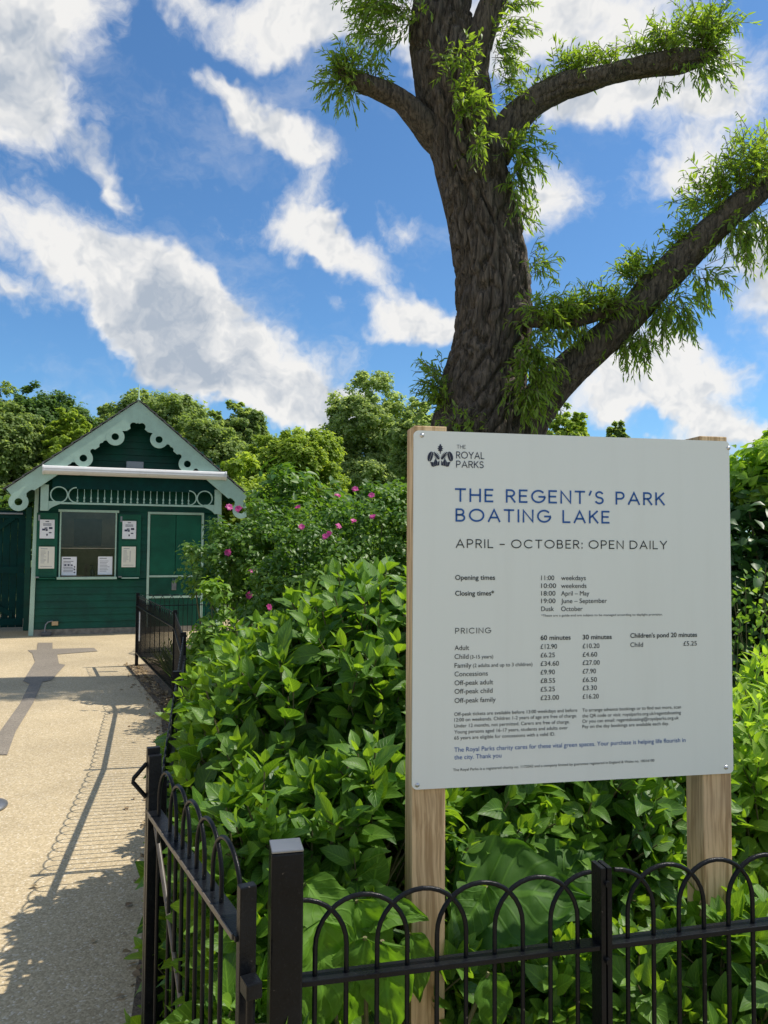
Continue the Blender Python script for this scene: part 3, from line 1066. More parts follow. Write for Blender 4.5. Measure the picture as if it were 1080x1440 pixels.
build_kiosk()
notice('white notice with small pictures at the top of the left shutter', 0.135, 0.365, 1.64, 1.96, -0.050, M['paper_white'], 'pictures')
notice('cream price list at the bottom of the left shutter', 0.130, 0.375, 1.13, 1.50, -0.050, M['paper_cream'], 'table')
notice('white notice with small pictures at the top of the right shutter', 1.460, 1.690, 1.645, 1.96, -0.050, M['paper_white'], 'pictures')
notice('cream price list at the bottom of the right shutter', 1.458, 1.692, 1.15, 1.51, -0.050, M['paper_cream'], 'table')
notice('white sheet with small icons in the lower left corner of the kiosk window', 0.487, 0.726, 1.01, 1.33, 0.014, M['paper_white'], 'icons')
notice('white sheet of plain text in the lower right corner of the kiosk window', 1.072, 1.307, 1.02, 1.335, 0.014, M['paper_white'], 'text')
bt = thing('pump_bottle', 'dark purple pump bottle on the counter inside the kiosk window', 'bottle', kpos(0.985, 0.12, 0.94), H_ANG)
MB().lathe([(0.001, 0), (0.038, 0), (0.04, 0.02), (0.04, 0.15), (0.02, 0.18), (0.012, 0.19)], 16).build('body', M['purple_plastic'], bt)
MB().tube([(0, 0, 0.19), (0, 0, 0.235), (-0.05, 0, 0.235)], 0.009, 8).build('pump', M['purple_plastic'], bt)
cr = thing('card_reader', 'small dark card reader lying on the counter inside the kiosk window', 'card reader', kpos(0.87, 0.12, 0.94), H_ANG)
MB().cbox(-0.07, 0.06, -0.05, 0.05, 0, 0.05, 0.012).build('body', M['ink_navy'], cr)
MB().box(-0.055, 0.045, -0.04, 0.02, 0.0505, 0.054).build('screen', M['slate'], cr)

# timber side gate left of the kiosk
tg = thing('timber_gate', 'tall dark green boarded timber gate beside the kiosk', 'gate', kpos(-0.10, 0.9, 0), H_ANG)
g = MB()
for i in range(26):
    g.box(-3.2 + i * 0.12, -3.2 + i * 0.12 + 0.114, 0, 0.03, 0.06, 2.14)
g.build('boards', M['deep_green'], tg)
g = MB()
g.box(-3.2, -0.08, -0.035, -0.002, 0.10, 0.22).box(-3.2, -0.08, -0.035, -0.002, 1.02, 1.14).box(-3.2, -0.08, -0.035, -0.002, 2.0, 2.12)
for x in (-1.55, -0.12):
    g.box(x - 0.07, x + 0.05, -0.036, -0.003, 0.2205, 1.0195).box(x - 0.07, x + 0.05, -0.036, -0.003, 1.1405, 1.9995)
for (xa, za, xb, zb) in ((-0.25, 0.23, -1.42, 1.0), (-0.25, 1.98, -1.42, 1.15), (-1.75, 0.23, -2.9, 1.0), (-1.75, 1.98, -2.9, 1.15)):
    g.add([(xa, -.033, za), (xa, -.033, za + .10), (xb, -.033, zb), (xb, -.033, zb - .10), (xa, -.004, za), (xa, -.004, za + .10), (xb, -.004, zb), (xb, -.004, zb - .10)],
          [(0, 1, 2, 3), (4, 7, 6, 5), (0, 4, 5, 1), (1, 5, 6, 2), (2, 6, 7, 3), (3, 7, 4, 0)])
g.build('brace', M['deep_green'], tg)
MB().box(-0.07, 0.02, -0.05, 0.05, 0, 2.2).build('post', M['dark_green'], tg)
MB().cbox(-0.60, -0.12, -0.06, -0.037, 2.07, 2.10, .004).build('closer_bar', M['grey_metal'], tg)

# ------------------------------------------------------------------ information sign
SD = np.array([0.8315, 0.155, 0.0])
SW = float(np.linalg.norm(SD))
SD = SD / SW
SN = np.array([-SD[1], SD[0], 0.0])              # away from the viewer
SO = np.array([0.0705, 1.85, 0.0])
S_ROT = math.atan2(SD[1], SD[0])
B0, B1 = 0.9735, 1.8305                             # board bottom and top


def sxy(px, py):
    """photo pixel -> (along the board, height)"""
    r = ray(px, py)
    p = CAM + r * (np.dot(SO - CAM, SN) / np.dot(r, SN))
    return float(np.dot(p - SO, SD)), float(p[2])


sign = thing('information_sign', 'white information board about the boating lake on two square timber posts', 'sign', (SO[0], SO[1], 0), S_ROT)


def rounded(x0, x1, z0, z1, r, n=6):
    pts = []
    for cx, cz, a in ((x1 - r, z0 + r, -90), (x1 - r, z1 - r, 0), (x0 + r, z1 - r, 90), (x0 + r, z0 + r, 180)):
        for i in range(n + 1):
            t = R_(a + 90 * i / n)
            pts.append((cx + r * math.cos(t), cz + r * math.sin(t)))
    return pts


def sign_mat():
    m, T, b, _ = new_mat('sign_enamel_panel')
    tc = T.n('ShaderNodeTexCoord')
    mp = T.n('ShaderNodeMapping')
    mp.inputs['Scale'].default_value = (14, 14, 1.2)
    T.l(tc.outputs['Object'], mp.inputs[0])
    n1 = T.noise(mp.outputs[0], 1.0, 5, 0.6)
    n2 = T.noise(tc.outputs['Object'], 70, 3, 0.7)
    col = T.mix(T.ramp(n1.outputs['Fac'], 0.45, 0.75, 0, 0.5), (0.765, 0.79, 0.765), (0.72, 0.74, 0.71))
    col = T.mix(T.ramp(n2.outputs['Fac'], 0.70, 0.78, 0, 0.35), col, (0.45, 0.44, 0.38))
    T.l(col, b.inputs['Base Color'])
    b.inputs['Roughness'].default_value = 0.24
    return m


M['sign_panel'] = sign_mat()
MB().prism(rounded(0, SW, B0, B1, 0.012), 0.0, 0.006).build('board', M['sign_panel'], sign)


def post(x0, x1, label=None):
    me = MB().cbox(x0, x1, 0.0075, 0.0875, -0.1, B1 + 0.013, 0.003)
    return me.build('post', M['post_wood'], sign)


post(0.002, 0.084)
post(SW - 0.080, SW - 0.001)
for (cx, cy) in ((75, 50), (1045, 90)):
    s_, t_ = sxy(560 + cx / 2.25, 590 + cy / 2.25)
    sc = MB()
    sc.lathe([(0.0005, 0.0035), (0.0035, 0.003), (0.0055, 0.0)], 14)
    o = sc.build('screw', M['steel'], sign)
    o.location = (s_, -0.0005, t_)
    o.rotation_euler = (R_(90), 0, 0)
for (cx, cy) in ((60, 594), (1037, 538)):
    s_, t_ = sxy(560 + cx / 2.25, 840 + cy / 2.25)
    sc = MB()
    sc.lathe([(0.0005, 0.0035), (0.0035, 0.003), (0.0055, 0.0)], 14)
    o = sc.build('screw', M['steel'], sign)
    o.location = (s_, -0.0005, t_)
    o.rotation_euler = (R_(90), 0, 0)


# wide geometric capitals drawn as strokes
def arc(cx, cy, rx, ry, a0, a1, n=14):
    return [(cx + rx * math.cos(R_(a0 + (a1 - a0) * i / n)), cy + ry * math.sin(R_(a0 + (a1 - a0) * i / n))) for i in range(n + 1)]


GL = {
    'T': (.62, [[(0, 1), (.62, 1)], [(.31, 1), (.31, 0)]]), 'H': (.66, [[(0, 0), (0, 1)], [(.66, 0), (.66, 1)], [(0, .52), (.66, .52)]]),
    'E': (.48, [[(.48, 1), (0, 1), (0, 0), (.48, 0)], [(0, .52), (.42, .52)]]),
    'R': (.54, [[(0, 0), (0, 1)] + arc(.27, .74, .25, .26, 90, -90) + [(0, .48)], [(.26, .48), (.55, 0)]]),
    'G': (.86, [arc(.46, .5, .45, .5, 48, 358, 30) + [(.91, .48), (.52, .48)]]), 'N': (.66, [[(0, 0), (0, 1), (.66, 0), (.66, 1)]]),
    "'": (.10, [[(.12, 1.02), (.02, .74)]]),
    'S': (.52, [arc(.27, .755, .24, .245, 35, 250, 16) + arc(.26, .25, .26, .25, 75, -150, 18)]),
    'P': (.54, [[(0, 0), (0, 1)] + arc(.28, .72, .26, .28, 90, -90) + [(0, .44)]]), 'A': (.76, [[(0, 0), (.38, 1), (.76, 0)], [(.14, .32), (.62, .32)]]),
    'K': (.56, [[(0, 0), (0, 1)], [(.54, 1), (0, .40)], [(.19, .60), (.58, 0)]]),
    'B': (.56, [[(0, .52), (0, 1)] + arc(.27, .76, .22, .24, 90, -90) + [(0, .52), (0, 0)] + arc(.30, .26, .25, .26, -90, 90) + [(0, .52)]]),
    'O': (.96, [arc(.48, .5, .48, .5, 90, 450, 36)]), 'I': (.0, [[(0, 0), (0, 1)]]), 'L': (.46, [[(0, 1), (0, 0), (.46, 0)]]),
    'C': (.84, [arc(.47, .5, .46, .5, 48, 312, 28)]), 'D': (.74, [[(0, 0), (0, 1)] + arc(.26, .5, .48, .5, 90, -90, 20) + [(0, 0)]]),
    'Y': (.68, [[(0, 1), (.34, .46), (.68, 1)], [(.34, .46), (.34, 0)]]), '-': (.42, [[(0, .42), (.42, .42)]]), ':': (.0, [[(0, 0), (0, .09)], [(0, .58), (0, .67)]]),
}


def strokes(mb, text, x0, x1, z0, cap, th, gap, space, y=-0.0012):
    pos, x = [], 0.0
    for i, ch in enumerate(text):
        if ch == ' ':
            x += space
            continue
        if pos:
            x += gap
        pos.append((ch, x))
        x += GL[ch][0]
    k = (x1 - x0 - th * cap) / x
    kz = cap * (1 - th)
    h = th * cap / 2
    for ch, px_ in pos:
        for pl in GL[ch][1]:
            q = [np.array([x0 + h + (px_ + a) * k, z0 + h + b * kz]) for a, b in pl]
            closed = np.linalg.norm(q[0] - q[-1]) < 1e-6 and len(q) > 4
            n = len(q)
            vs = []
            for i in range(n):
                pa = q[i - 1] if i > 0 else (q[-2] if closed else None)
                pb = q[i + 1] if i < n - 1 else (q[1] if closed else None)
                da = (q[i] - pa) if pa is not None else (pb - q[i])
                db = (pb - q[i]) if pb is not None else da
                da = da / np.linalg.norm(da)
                db = db / np.linalg.norm(db)
                na, nb = np.array([-da[1], da[0]]), np.array([-db[1], db[0]])
                m = na + nb
                m = m / max(np.linalg.norm(m), 1e-6)
                sc = min(1 / max(0.3, np.dot(m, na)), 1.9)
                p = q[i]
                if pa is None:
                    p = p - da * 0
                e = m * h * sc
                ext = np.zeros(2)
                if pa is None:
                    ext = -da * h * (1 if ch in "LEFTIH" or True else 0) * 0.98
                if pb is None:
                    ext = db * h * 0.98
                vs += [(p[0] + e[0] + ext[0], y, p[1] + e[1] + ext[1]), (p[0] - e[0] + ext[0], y, p[1] - e[1] + ext[1])]
            mb.add(vs, [(2 * i, 2 * i + 1, 2 * i + 3, 2 * i + 2) for i in range(n - 1)])


def c3(x, y):
    return sxy(560 + x / 2.25, 590 + y / 2.25)


def c4(x, y):
    return sxy(560 + x / 2.25, 840 + y / 2.25)


def title(name, text, l, r, top, mat, th, gap, space):
    (x0, z0), (x1, _), (_, zt) = c3(*l), c3(*r), c3(l[0], top)
    mb = MB()
    strokes(mb, text, x0, x1, z0, zt - z0, th, gap, space)
    return mb.build(name, mat, sign)


mbt = MB()
for text, l, r, top in (("THE REGENT'S PARK", (179, 260), (842, 271), 217), ("BOATING LAKE", (181, 323), (668, 330), 281)):
    (x0, z0), (x1, _), (_, zt) = c3(*l), c3(*r), c3(l[0], top)
    strokes(mbt, text, x0, x1, z0, zt - z0, 0.135, 0.36, 0.62)
mbt.build('title_lettering', M['ink_blue'], sign)
title('season_lettering', "APRIL - OCTOBER: OPEN DAILY", (182, 406), (850, 413), 378, M['ink_black'], 0.115, 0.34, 0.42)
mbl = MB()
for text, l, r, top, th in (("THE", (185, 92), (213, 93), 80, .10), ("ROYAL", (183, 123), (272, 125), 101, .115), ("PARKS", (183, 152), (270, 154), 130, .115)):
    (x0, z0), (x1, _), (_, zt) = c3(*l), c3(*r), c3(l[0], top)
    strokes(mbl, text, x0, x1, z0, zt - z0, th, 0.26, 0.4)
mbl.build('logo_lettering', M['ink_navy'], sign)

# small print: the built-in typeface
FC = bpy.data.curves.new('type', 'FONT')


def text_mesh(body, bold):
    FC.body = body
    FC.size = 1.0
    FC.offset = 0.012 if bold else 0.0
    FC.fill_mode = 'FRONT'
    o = bpy.data.objects.new('type', FC)
    COL.objects.link(o)
    dg = bpy.context.evaluated_depsgraph_get()
    me = bpy.data.meshes.new_from_object(o.evaluated_get(dg))
    COL.objects.unlink(o)
    bpy.data.objects.remove(o)
    v = [tuple(p.co) for p in me.vertices]
    f = [tuple(p.vertices) for p in me.polygons]
    bpy.data.meshes.remove(me)
    return np.array(v), f


_cv, _ = text_mesh('H', False)
CAP1 = _cv[:, 1].max()


def line(mb, body, fn, xl, xr, yb, cap, bold=False, y=-0.0012):
    v, f = text_mesh(body, bold)
    (x0, z0), (x1, _) = fn(xl, yb), fn(xr, yb)
    kx = (x1 - x0) / (v[:, 0].max() - v[:, 0].min())
    kz = cap / CAP1
    mb.add([(x0 + (p[0] - v[:, 0].min()) * kx, y, z0 + p[1] * kz) for p in v], f)


tb = MB()
for body, fn, xl, xr, yb, bold in (
        ('Opening times', c3, 180, 306, 507, 1), ('Closing times*', c3, 180, 303, 557, 1),
        ('11:00', c3, 452, 493, 508, 0), ('weekdays', c3, 515, 593, 508, 0), ('10:00', c3, 452, 499, 533, 0), ('weekends', c3, 515, 595, 533, 0),
        ('18:00', c3, 452, 497, 557, 0), ('April \u2013 May', c3, 515, 604, 557, 0), ('19:00', c3, 452, 497, 581, 0), ('June \u2013 September', c3, 515, 660, 581, 0),
        ('Dusk', c3, 452, 492, 606, 0), ('October', c3, 515, 583, 606, 0),
        ('60 minutes', c4, 450, 545, 135, 1), ('30 minutes', c4, 583, 675, 133, 1), ("Children's pond 20 minutes", c4, 734, 945, 128, 1),
        ('Adult', c4, 178, 224, 167, 0), ('\u00a312.90', c4, 450, 502, 163, 0), ('\u00a310.20', c4, 583, 636, 161, 0), ('Child', c4, 734, 774, 157, 0), ('\u00a35.25', c4, 902, 944, 153, 0),
        ('Child', c4, 178, 222, 195, 0), ('\u00a36.25', c4, 450, 495, 190, 0), ('\u00a34.60', c4, 583, 629, 188, 0),
        ('Family', c4, 178, 231, 223, 0), ('\u00a334.60', c4, 450, 508, 217, 0), ('\u00a327.00', c4, 583, 637, 214, 0),
        ('Concessions', c4, 178, 283, 250, 0), ('\u00a39.90', c4, 450, 495, 244, 0), ('\u00a37.90', c4, 583, 625, 241, 0),
        ('Off-peak adult', c4, 178, 300, 278, 0), ('\u00a38.55', c4, 450, 496, 271, 0), ('\u00a36.50', c4, 583, 628, 268, 0),
        ('Off-peak child', c4, 178, 298, 305, 0), ('\u00a35.25', c4, 450, 495, 298, 0), ('\u00a33.30', c4, 583, 628, 294, 0),
        ('Off-peak family', c4, 178, 308, 334, 0), ('\u00a323.00', c4, 450, 508, 325, 0), ('\u00a316.20', c4, 583, 634, 321, 0)):
    line(tb, body, fn, xl, xr, yb, 0.0112, bold)
for body, xl, xr, yb in (('(3-15 years)', 227, 300, 194), ('(2 adults and up to 3 children)', 236, 424, 221)):
    line(tb, body, c4, xl, xr, yb, 0.0085)
line(tb, '*These are a guide and are subject to be managed according to daylight provision.', c4, 452, 836, 61, 0.0052)
tb.build('price_table_lettering', M['ink_black'], sign)
pr = MB()
(x0, z0), (x1, _), (_, zt) = c4(180, 115), c4(293, 115), c4(180, 97)
strokes(pr, 'PRICING', x0, x1, z0, zt - z0, 0.115, 0.36, .4)
pr.build('pricing_lettering', M['ink_black'], sign)
nt = MB()
for body, xl, xr, yb in (
        ('Off-peak tickets are available before 13:00 weekdays and before', 177, 566, 375), ('12:00 on weekends. Children 1-2 years of age are free of charge.', 177, 565, 393),
        ('Under 12 months, not permitted. Carers are free of charge.', 177, 542, 412), ('Young persons aged 16-17 years, students and adults over', 177, 536, 431),
        ('65 years are eligible for concessions with a valid ID.', 177, 496, 450),
        ('To arrange advance bookings or to find out more, scan', 582, 894, 362), ('the QR code or visit: royalparks.org.uk/regentsboating', 582, 894, 380),
        ('Or you can email: regentsboating@royalparks.org.uk', 582, 887, 397), ('Pay on the day bookings are available each day.', 582, 856, 414)):
    line(nt, body, c4, xl, xr, yb, 0.0080)
line(nt, 'The Royal Parks is a registered charity no. 1172042 and a company limited by guarantee registered in England & Wales no. 10016100', c4, 173, 810, 550, 0.0062)
nt.build('notes_lettering', M['ink_black'], sign)
ch = MB()
line(ch, 'The Royal Parks charity cares for these vital green spaces. Your purchase is helping life flourish in', c4, 177, 909, 489, 0.0104)
line(ch, 'the city. Thank you', c4, 177, 326, 513, 0.0104)
ch.build('charity_lettering', M['ink_blue'], sign)

# leaf-crown emblem
em = MB()


def e5(x, y):
    return sxy(590 + x / 9.82, 615 + y / 9.82)


def flat(pts, y=-0.0012):
    q = [e5(*p) for p in pts]
    em.add([(a, y, b) for a, b in q], [tuple(range(len(q)))])


def lobed(cx, cy, ux, uy, length, w, lobes, depth=0.45):
    """a lobed leaf outline: base at (cx, cy), pointing along (ux, uy)"""
    L_, Rr_ = [], []
    n = lobes * 4
    for i in range(n + 1):
        a = i / n
        ww = w * math.sin(math.pi * (0.08 + 0.92 * a) ** 0.8) * (1 - depth * (0.5 + 0.5 * math.cos(a * lobes * 2 * math.pi)))
        L_.append((cx + ux * a * length - uy * ww, cy + uy * a * length + ux * ww))
        Rr_.append((cx + ux * a * length + uy * ww, cy + uy * a * length - ux * ww))
    for i in range(n):
        flat([L_[i], L_[i + 1], Rr_[i + 1], Rr_[i]])


lobed(285, 195, 0, -1, 104, 42, 4, 0.5)
flat([(277, 186), (293, 186), (289, 228), (281, 228)])
for sg in (-1, 1):
    X = lambda x: 285 + sg * (x - 285)

    def tri(*pts):
        flat([(X(a_), b_) for a_, b_ in pts])
    # veined oval leaf at the side, in two halves
    for k in (0, 1):
        pts = []
        for i in range(15):
            t = -math.pi / 2 + math.pi * i / 14
            u_, v_ = (38 * math.cos(t) + 3) * (1 if k else -0.72), 70 * math.sin(t)
            if not k:
                u_ -= 0
            c_, s_ = math.cos(R_(16)), math.sin(R_(16))
            pts.append((X(418 + u_ * c_ + v_ * s_), 266 + v_ * c_ - u_ * s_))
        flat(pts)
    # fern leaf: spine with fingers
    bx, by, ux, uy = 303, 300, 0.60, -0.80
    for i in range(6):
        a_ = i / 5.5
        cx_, cy_ = bx + ux * a_ * 112, by + uy * a_ * 112
        wl = 40 * math.sin(math.pi * (0.25 + 0.7 * a_))
        for s2 in (-1, 1):
            tx, ty = cx_ + ux * 18 - uy * wl * s2, cy_ + uy * 18 + ux * wl * s2
            tri((cx_ - ux * 8, cy_ - uy * 8), (tx, ty), (cx_ + ux * 14, cy_ + uy * 14))
    tri((bx - 5, by - 2), (bx + ux * 125, by + uy * 125), (bx + 6, by + 4))
    # pair of pointed leaves at the foot
    tri((296, 318), (318, 345), (330, 392), (298, 386))
    tri((322, 342), (352, 282), (358, 400), (334, 392))
    tri((356, 300), (376, 345), (372, 408), (361, 400))
    tri((380, 345), (424, 340), (404, 400), (375, 408))
em.build('emblem', M['ink_navy'], sign)

# ------------------------------------------------------------------ bow-top railings
PITCHB = 0.058
_hoop_cache = {}


def hoop_mesh(z0, rail, top, cut=None, r=0.0047):
    key = (z0, rail, top, cut, r)
    if key in _hoop_cache:
        return _hoop_cache[key]
    w = PITCHB * 3
    rad = w / 2
    zs = top - rad
    y = 0.0
    arcp = [(rad - rad * math.cos(math.pi * i / 16), y, zs + rad * math.sin(math.pi * i / 16)) for i in range(17)]
    pts = [(0, y, z0)] + [(0, y, rail)] + arcp + [(w, y, rail), (w, y, z0)]
    if cut == 'left':                       # only the right half, springing from a post
        pts = arcp[8:] + [(w, y, rail), (w, y, z0)]
    if cut == 'right':
        pts = [(0, y, z0), (0, y, rail)] + arcp[:9]
    me = MB().tube(pts, r, 8).mesh('hoop')
    me.materials.append(M['black_metal'])
    _hoop_cache[key] = me
    return me


def bow_panel(name, label, a, b, z_rail=0.762, z_top=0.905, z_low=0.12, group='bow topped railings', lead=0.0, cuts=True, rad=0.0047, cat='railing'):
    a, b = Vector((a[0], a[1], 0)), Vector((b[0], b[1], 0))
    ln = (b - a).length
    root = thing(name, label, cat, a, math.atan2(b.y - a.y, b.x - a.x), group)
    MB().cbox(0, ln, -0.017, 0.017, z_rail - 0.004, z_rail + 0.006, 0.0015).build('top_rail', M['black_metal'], root)
    MB().cbox(0, ln, -0.017, 0.017, z_low - 0.005, z_low + 0.005, 0.0015).build('bottom_rail', M['black_metal'], root)
    z0 = z_low - 0.02
    x = lead
    if cuts and lead > 0:
        o = bpy.data.objects.new('hoop', hoop_mesh(z0, z_rail, z_top, 'left', rad))
        o.location = (lead - 2 * PITCHB, 0, 0)
        o.location.x = lead + PITCHB - 3 * PITCHB
        link(o, root)
    while x + 3 * PITCHB < ln + 0.004:
        o = bpy.data.objects.new('hoop', hoop_mesh(z0, z_rail, z_top, None, rad))
        o.location = (x, 0.0, 0)
        link(o, root)
        x += 2 * PITCHB
    if cuts and x + 1.4 * PITCHB < ln:
        o = bpy.data.objects.new('hoop', hoop_mesh(z0, z_rail, z_top, 'right', rad))
        o.location = (x, 0, 0)
        link(o, root)
    return root


def rail_post(label, p, rot, h, w=0.024, name='railing_post', group='railing posts'):
    root = thing(name, label, 'post', (p[0], p[1], 0), rot, group)
    MB().cbox(-w / 2, -0.0015, -0.02, 0.02, -0.05, h, 0.0015).cbox(0.0015, w / 2, -0.02, 0.02, -0.05, h, 0.0015).build('flat_bar', M['black_metal'], root)
    MB().tube([(0, -0.028, 0.74), (0, 0.028, 0.74)], 0.006, 6).build('bolt', M['black_metal'], root)
    MB().tube([(0, -0.026, h - 0.03), (0, 0.026, h - 0.03)], 0.006, 6).build('bolt', M['black_metal'], root)
    return root


CP = Vector((-0.174, 1.425, 0))                      # corner post
FD = Vector((0.984, 0.230, 0)).normalized()
F_ROT = math.atan2(FD.y, FD.x)
cp = thing('corner_post', 'thick square black corner post between the gate and the front railing', 'post', CP, F_ROT)
MB().cbox(-0.029, 0.029, -0.029, 0.029, -0.1, 1.002, 0.004).build('shaft', M['black_metal'], cp)
MB().cbox(-0.0285, 0.0285, -0.0285, 0.0285, 1.0022, 1.007, 0.002).build('cap', M['grey_metal'], cp)


def fpt(px):
    """point of the front railing line seen at photo column px"""
    r = ray(px, 1240)
    k = (CP.x * FD.y - CP.y * FD.x) / (r[0] * FD.y - r[1] * FD.x)
    return Vector((r[0] * k, r[1] * k, 0))


mid = fpt(846)
a0 = CP + FD * 0.029
d1 = (mid - FD * 0.012 - a0).length
bow_panel('front_railing', 'front bow topped black railing between the corner post and the middle post', a0, mid - FD * 0.012, lead=0.026)
rail_post('slim black post midway along the front railing', mid, F_ROT, 0.918)
end = mid + FD * 1.65
bow_panel('front_railing', 'front bow topped black railing right of the middle post', mid + FD * 0.012, end, lead=0.045)
rail_post('slim black post at the right end of the front railing', end + FD * 0.012, F_ROT, 0.918)
bow_panel('front_railing', 'black railing running on beyond the right edge', end + FD * 0.024, end + FD * 1.7, lead=0.045)

# gate
GA, GB = Vector((-0.236, 1.36, 0)), Vector((-0.590, 2.005, 0))
gl_ = (GB - GA).length
gate = bow_panel('gate', 'black bow topped garden gate with a triangular latch handle', GA, GB, 0.872, 1.004, 0.12, None, 0.020, False, cat='gate')
MB().cbox(-0.010, 0.010, -0.018, 0.012, 0.06, 0.962, 0.002).build('stile', M['black_metal'], gate)
MB().cbox(gl_ - 0.030, gl_ - 0.014, -0.016, 0.016, 0.06, 1.015, 0.002).cbox(gl_ - 0.010, gl_ + 0.008, -0.016, 0.016, 0.06, 1.03, 0.002).build('stile', M['black_metal'], gate)
MB().tube([(gl_ - 0.03, 0.0, 0.86), (0.02, 0.0, 0.14)], 0.006, 8).build('brace', M['brown_metal'], gate)
MB().box(0.012, gl_ - 0.036, 0.0172, 0.0195, 0.868, 0.8775).build('rail_edge', M['brown_metal'], gate)  # strip of lighter brown along the rail edge
MB().tube([(gl_, 0.016, 0.990), (gl_ + 0.006, 0.046, 0.955), (gl_ + 0.006, 0.048, 0.945), (gl_, 0.016, 0.905)], 0.0055, 8).build('latch_handle', M['black_metal'], gate)
hb = MB().cbox(-0.055, -0.019, -0.014, 0.014, 0.795, 0.822, 0.003).tube([(-0.035, 0, 0.74), (-0.035, 0, 0.795)], 0.008, 8)
hb.build('hinge', M['black_metal'], gate)
rail_post('slim black post the gate latches against', (-0.600, 2.10), math.atan2(FENCE[1][1] - FENCE[0][1], FENCE[1][0] - FENCE[0][0]), 0.93, 0.03)


def run(a, b, n, labels, posts, lead=0.0):
    a, b = Vector((a[0], a[1], 0)), Vector((b[0], b[1], 0))
    d = (b - a).normalized()
    rot = math.atan2(d.y, d.x)
    ln = (b - a).length
    for i in range(n):
        p, q = a + d * (ln * i / n + 0.014), a + d * (ln * (i + 1) / n - 0.014)
        bow_panel('path_railing', labels[i], p, q, 0.762, 0.905, 0.17, lead=0.03, rad=0.0036)
        if posts[i]:
            rail_post(posts[i], a + d * ln * (i + 1) / n, rot, 0.93, 0.03)


run((-0.603, 2.12), FENCE[1], 2, ['path side black railing nearest the gate, half hidden by broad leaves', 'path side black railing where the line of railings bends'],
    ['black railing post among the leaves beside the path', 'black railing post at the bend beside the path'])
run(FENCE[1], FENCE[2], 1, ['path side black railing beyond the bend'], ['black railing post where the railing swings left towards the kiosk'])
run(FENCE[2], FENCE[3], 1, ['farthest path side black railing, ending near the kiosk'], ['black railing corner post in front of the kiosk door'])
hu = Vector((math.cos(H_ANG), math.sin(H_ANG), 0))
f2 = Vector((FENCE[3][0], FENCE[3][1], 0))
e1, e2 = f2 + hu * 1.7, f2 + hu * 3.4
run(f2, e2, 2, ['black railing facing the kiosk door, seen above low plants', 'black railing behind the flowering bush by the kiosk'],
    ['black post of the railing facing the kiosk', 'black end post of the railing behind the bush'])
pt = thing('railing_plate', 'pale narrow plate fixed upright on the path side railing near the kiosk', 'plate', (-2.99, 9.55, 0.36), math.atan2(2.55, -1.17))
MB().cbox(-0.03, 0.03, 0.018, 0.024, 0, 0.36, 0.002).build('plate', M['white_metal'], pt)
MB().tube([(0, 0.012, 0.05), (0, 0.03, 0.05)], 0.008, 8).build('bolt', M['steel'], pt)

# barrier base on the path
st = thing('queue_barrier', 'grey queue barrier post on a round metal base standing on the path', 'barrier', (-2.36, 4.58, 0))
MB().lathe([(0.001, 0.0), (0.150, 0.0), (0.152, 0.006), (0.150, 0.014), (0.12, 0.024), (0.04, 0.030), (0.001, 0.031)], 40).build('base', M['grey_metal'], st)
MB().lathe([(0.030, 0.03), (0.030, 0.88), (0.034, 0.885), (0.034, 0.95), (0.028, 0.965), (0.001, 0.97)], 20).build('pole', M['grey_metal'], st)

# ------------------------------------------------------------------ broad leaved shrubs of the bed
def clear_of_rail(p):
    """keep shoots inside the bed: right of the path side railing, behind the front railing"""
    x, y, z = p
    if y < 2.05:
        xl = -0.236 - (y - 1.36) * 0.549
    elif y < 5.5:
        xl = -0.60 - (y - 2.12) * 0.2426
    else:
        xl = (-1.42 - (y - 5.5) * 0.3027 if y < 7.35 else -1.98 - (y - 7.35) * 0.4588)
    yf = 1.425 + (x + 0.184) * 0.2337
    post_gap = not (-0.02 < x < 0.17 and y < 2.06 and z > 0.2)
    sign_gap = not (-0.02 < x < 0.95 and y < 1.99 + 0.19 * x and z > 0.68)
    return x > xl + (0.05 if y < 2.05 else -0.05) and y > yf + 0.05 and post_gap and sign_gap


G_SH = 'broad leaved shrubs in the fenced bed'
shoot_shrub('hydrangea_shrub', 'largest broad leaved green shrub in the middle of the bed, reaching beside the white board', 'shrub',
            [((-0.03, 2.78, 0.62), (0.62, 0.55, 0.86)), ((0.20, 2.62, 0.55), (0.5, 0.5, 0.80)), ((-0.32, 2.66, 0.55), (0.42, 0.48, 0.72))], 1150, M['hydrangea_leaf'], group=G_SH, keep=clear_of_rail, inner=0.55, up=0.5)
shoot_shrub('hydrangea_shrub', 'broad leaved green shrub leaning over the path side railing beyond the gate', 'shrub',
            [((-0.54, 3.40, 0.50), (0.40, 0.55, 0.72)), ((-0.20, 3.75, 0.5), (0.5, 0.5, 0.80)), ((-0.62, 4.2, 0.35), (0.38, 0.5, 0.48))], 700, M['hydrangea_leaf'], group=G_SH, keep=clear_of_rail, inner=0.5, up=0.5)
shoot_shrub('hydrangea_shrub', 'broad leaved green shrub crowding against the garden gate', 'shrub',
            [((-0.27, 2.06, 0.36), (0.36, 0.44, 0.60)), ((-0.05, 2.1, 0.35), (0.34, 0.36, 0.66)), ((-0.34, 1.75, 0.25), (0.22, 0.28, 0.48))], 720, M['hydrangea_leaf'], group=G_SH, keep=clear_of_rail, inner=0.55, up=0.4)
shoot_shrub('hydrangea_shrub', 'broad leaved shrub seen under the white board between its two posts', 'shrub',
            [((0.55, 2.75, 0.5), (0.55, 0.5, 0.78)), ((0.88, 2.95, 0.45), (0.42, 0.45, 0.72))], 760, M['hydrangea_leaf'], group=G_SH, keep=clear_of_rail, inner=0.5, up=0.45, lmax=0.098)
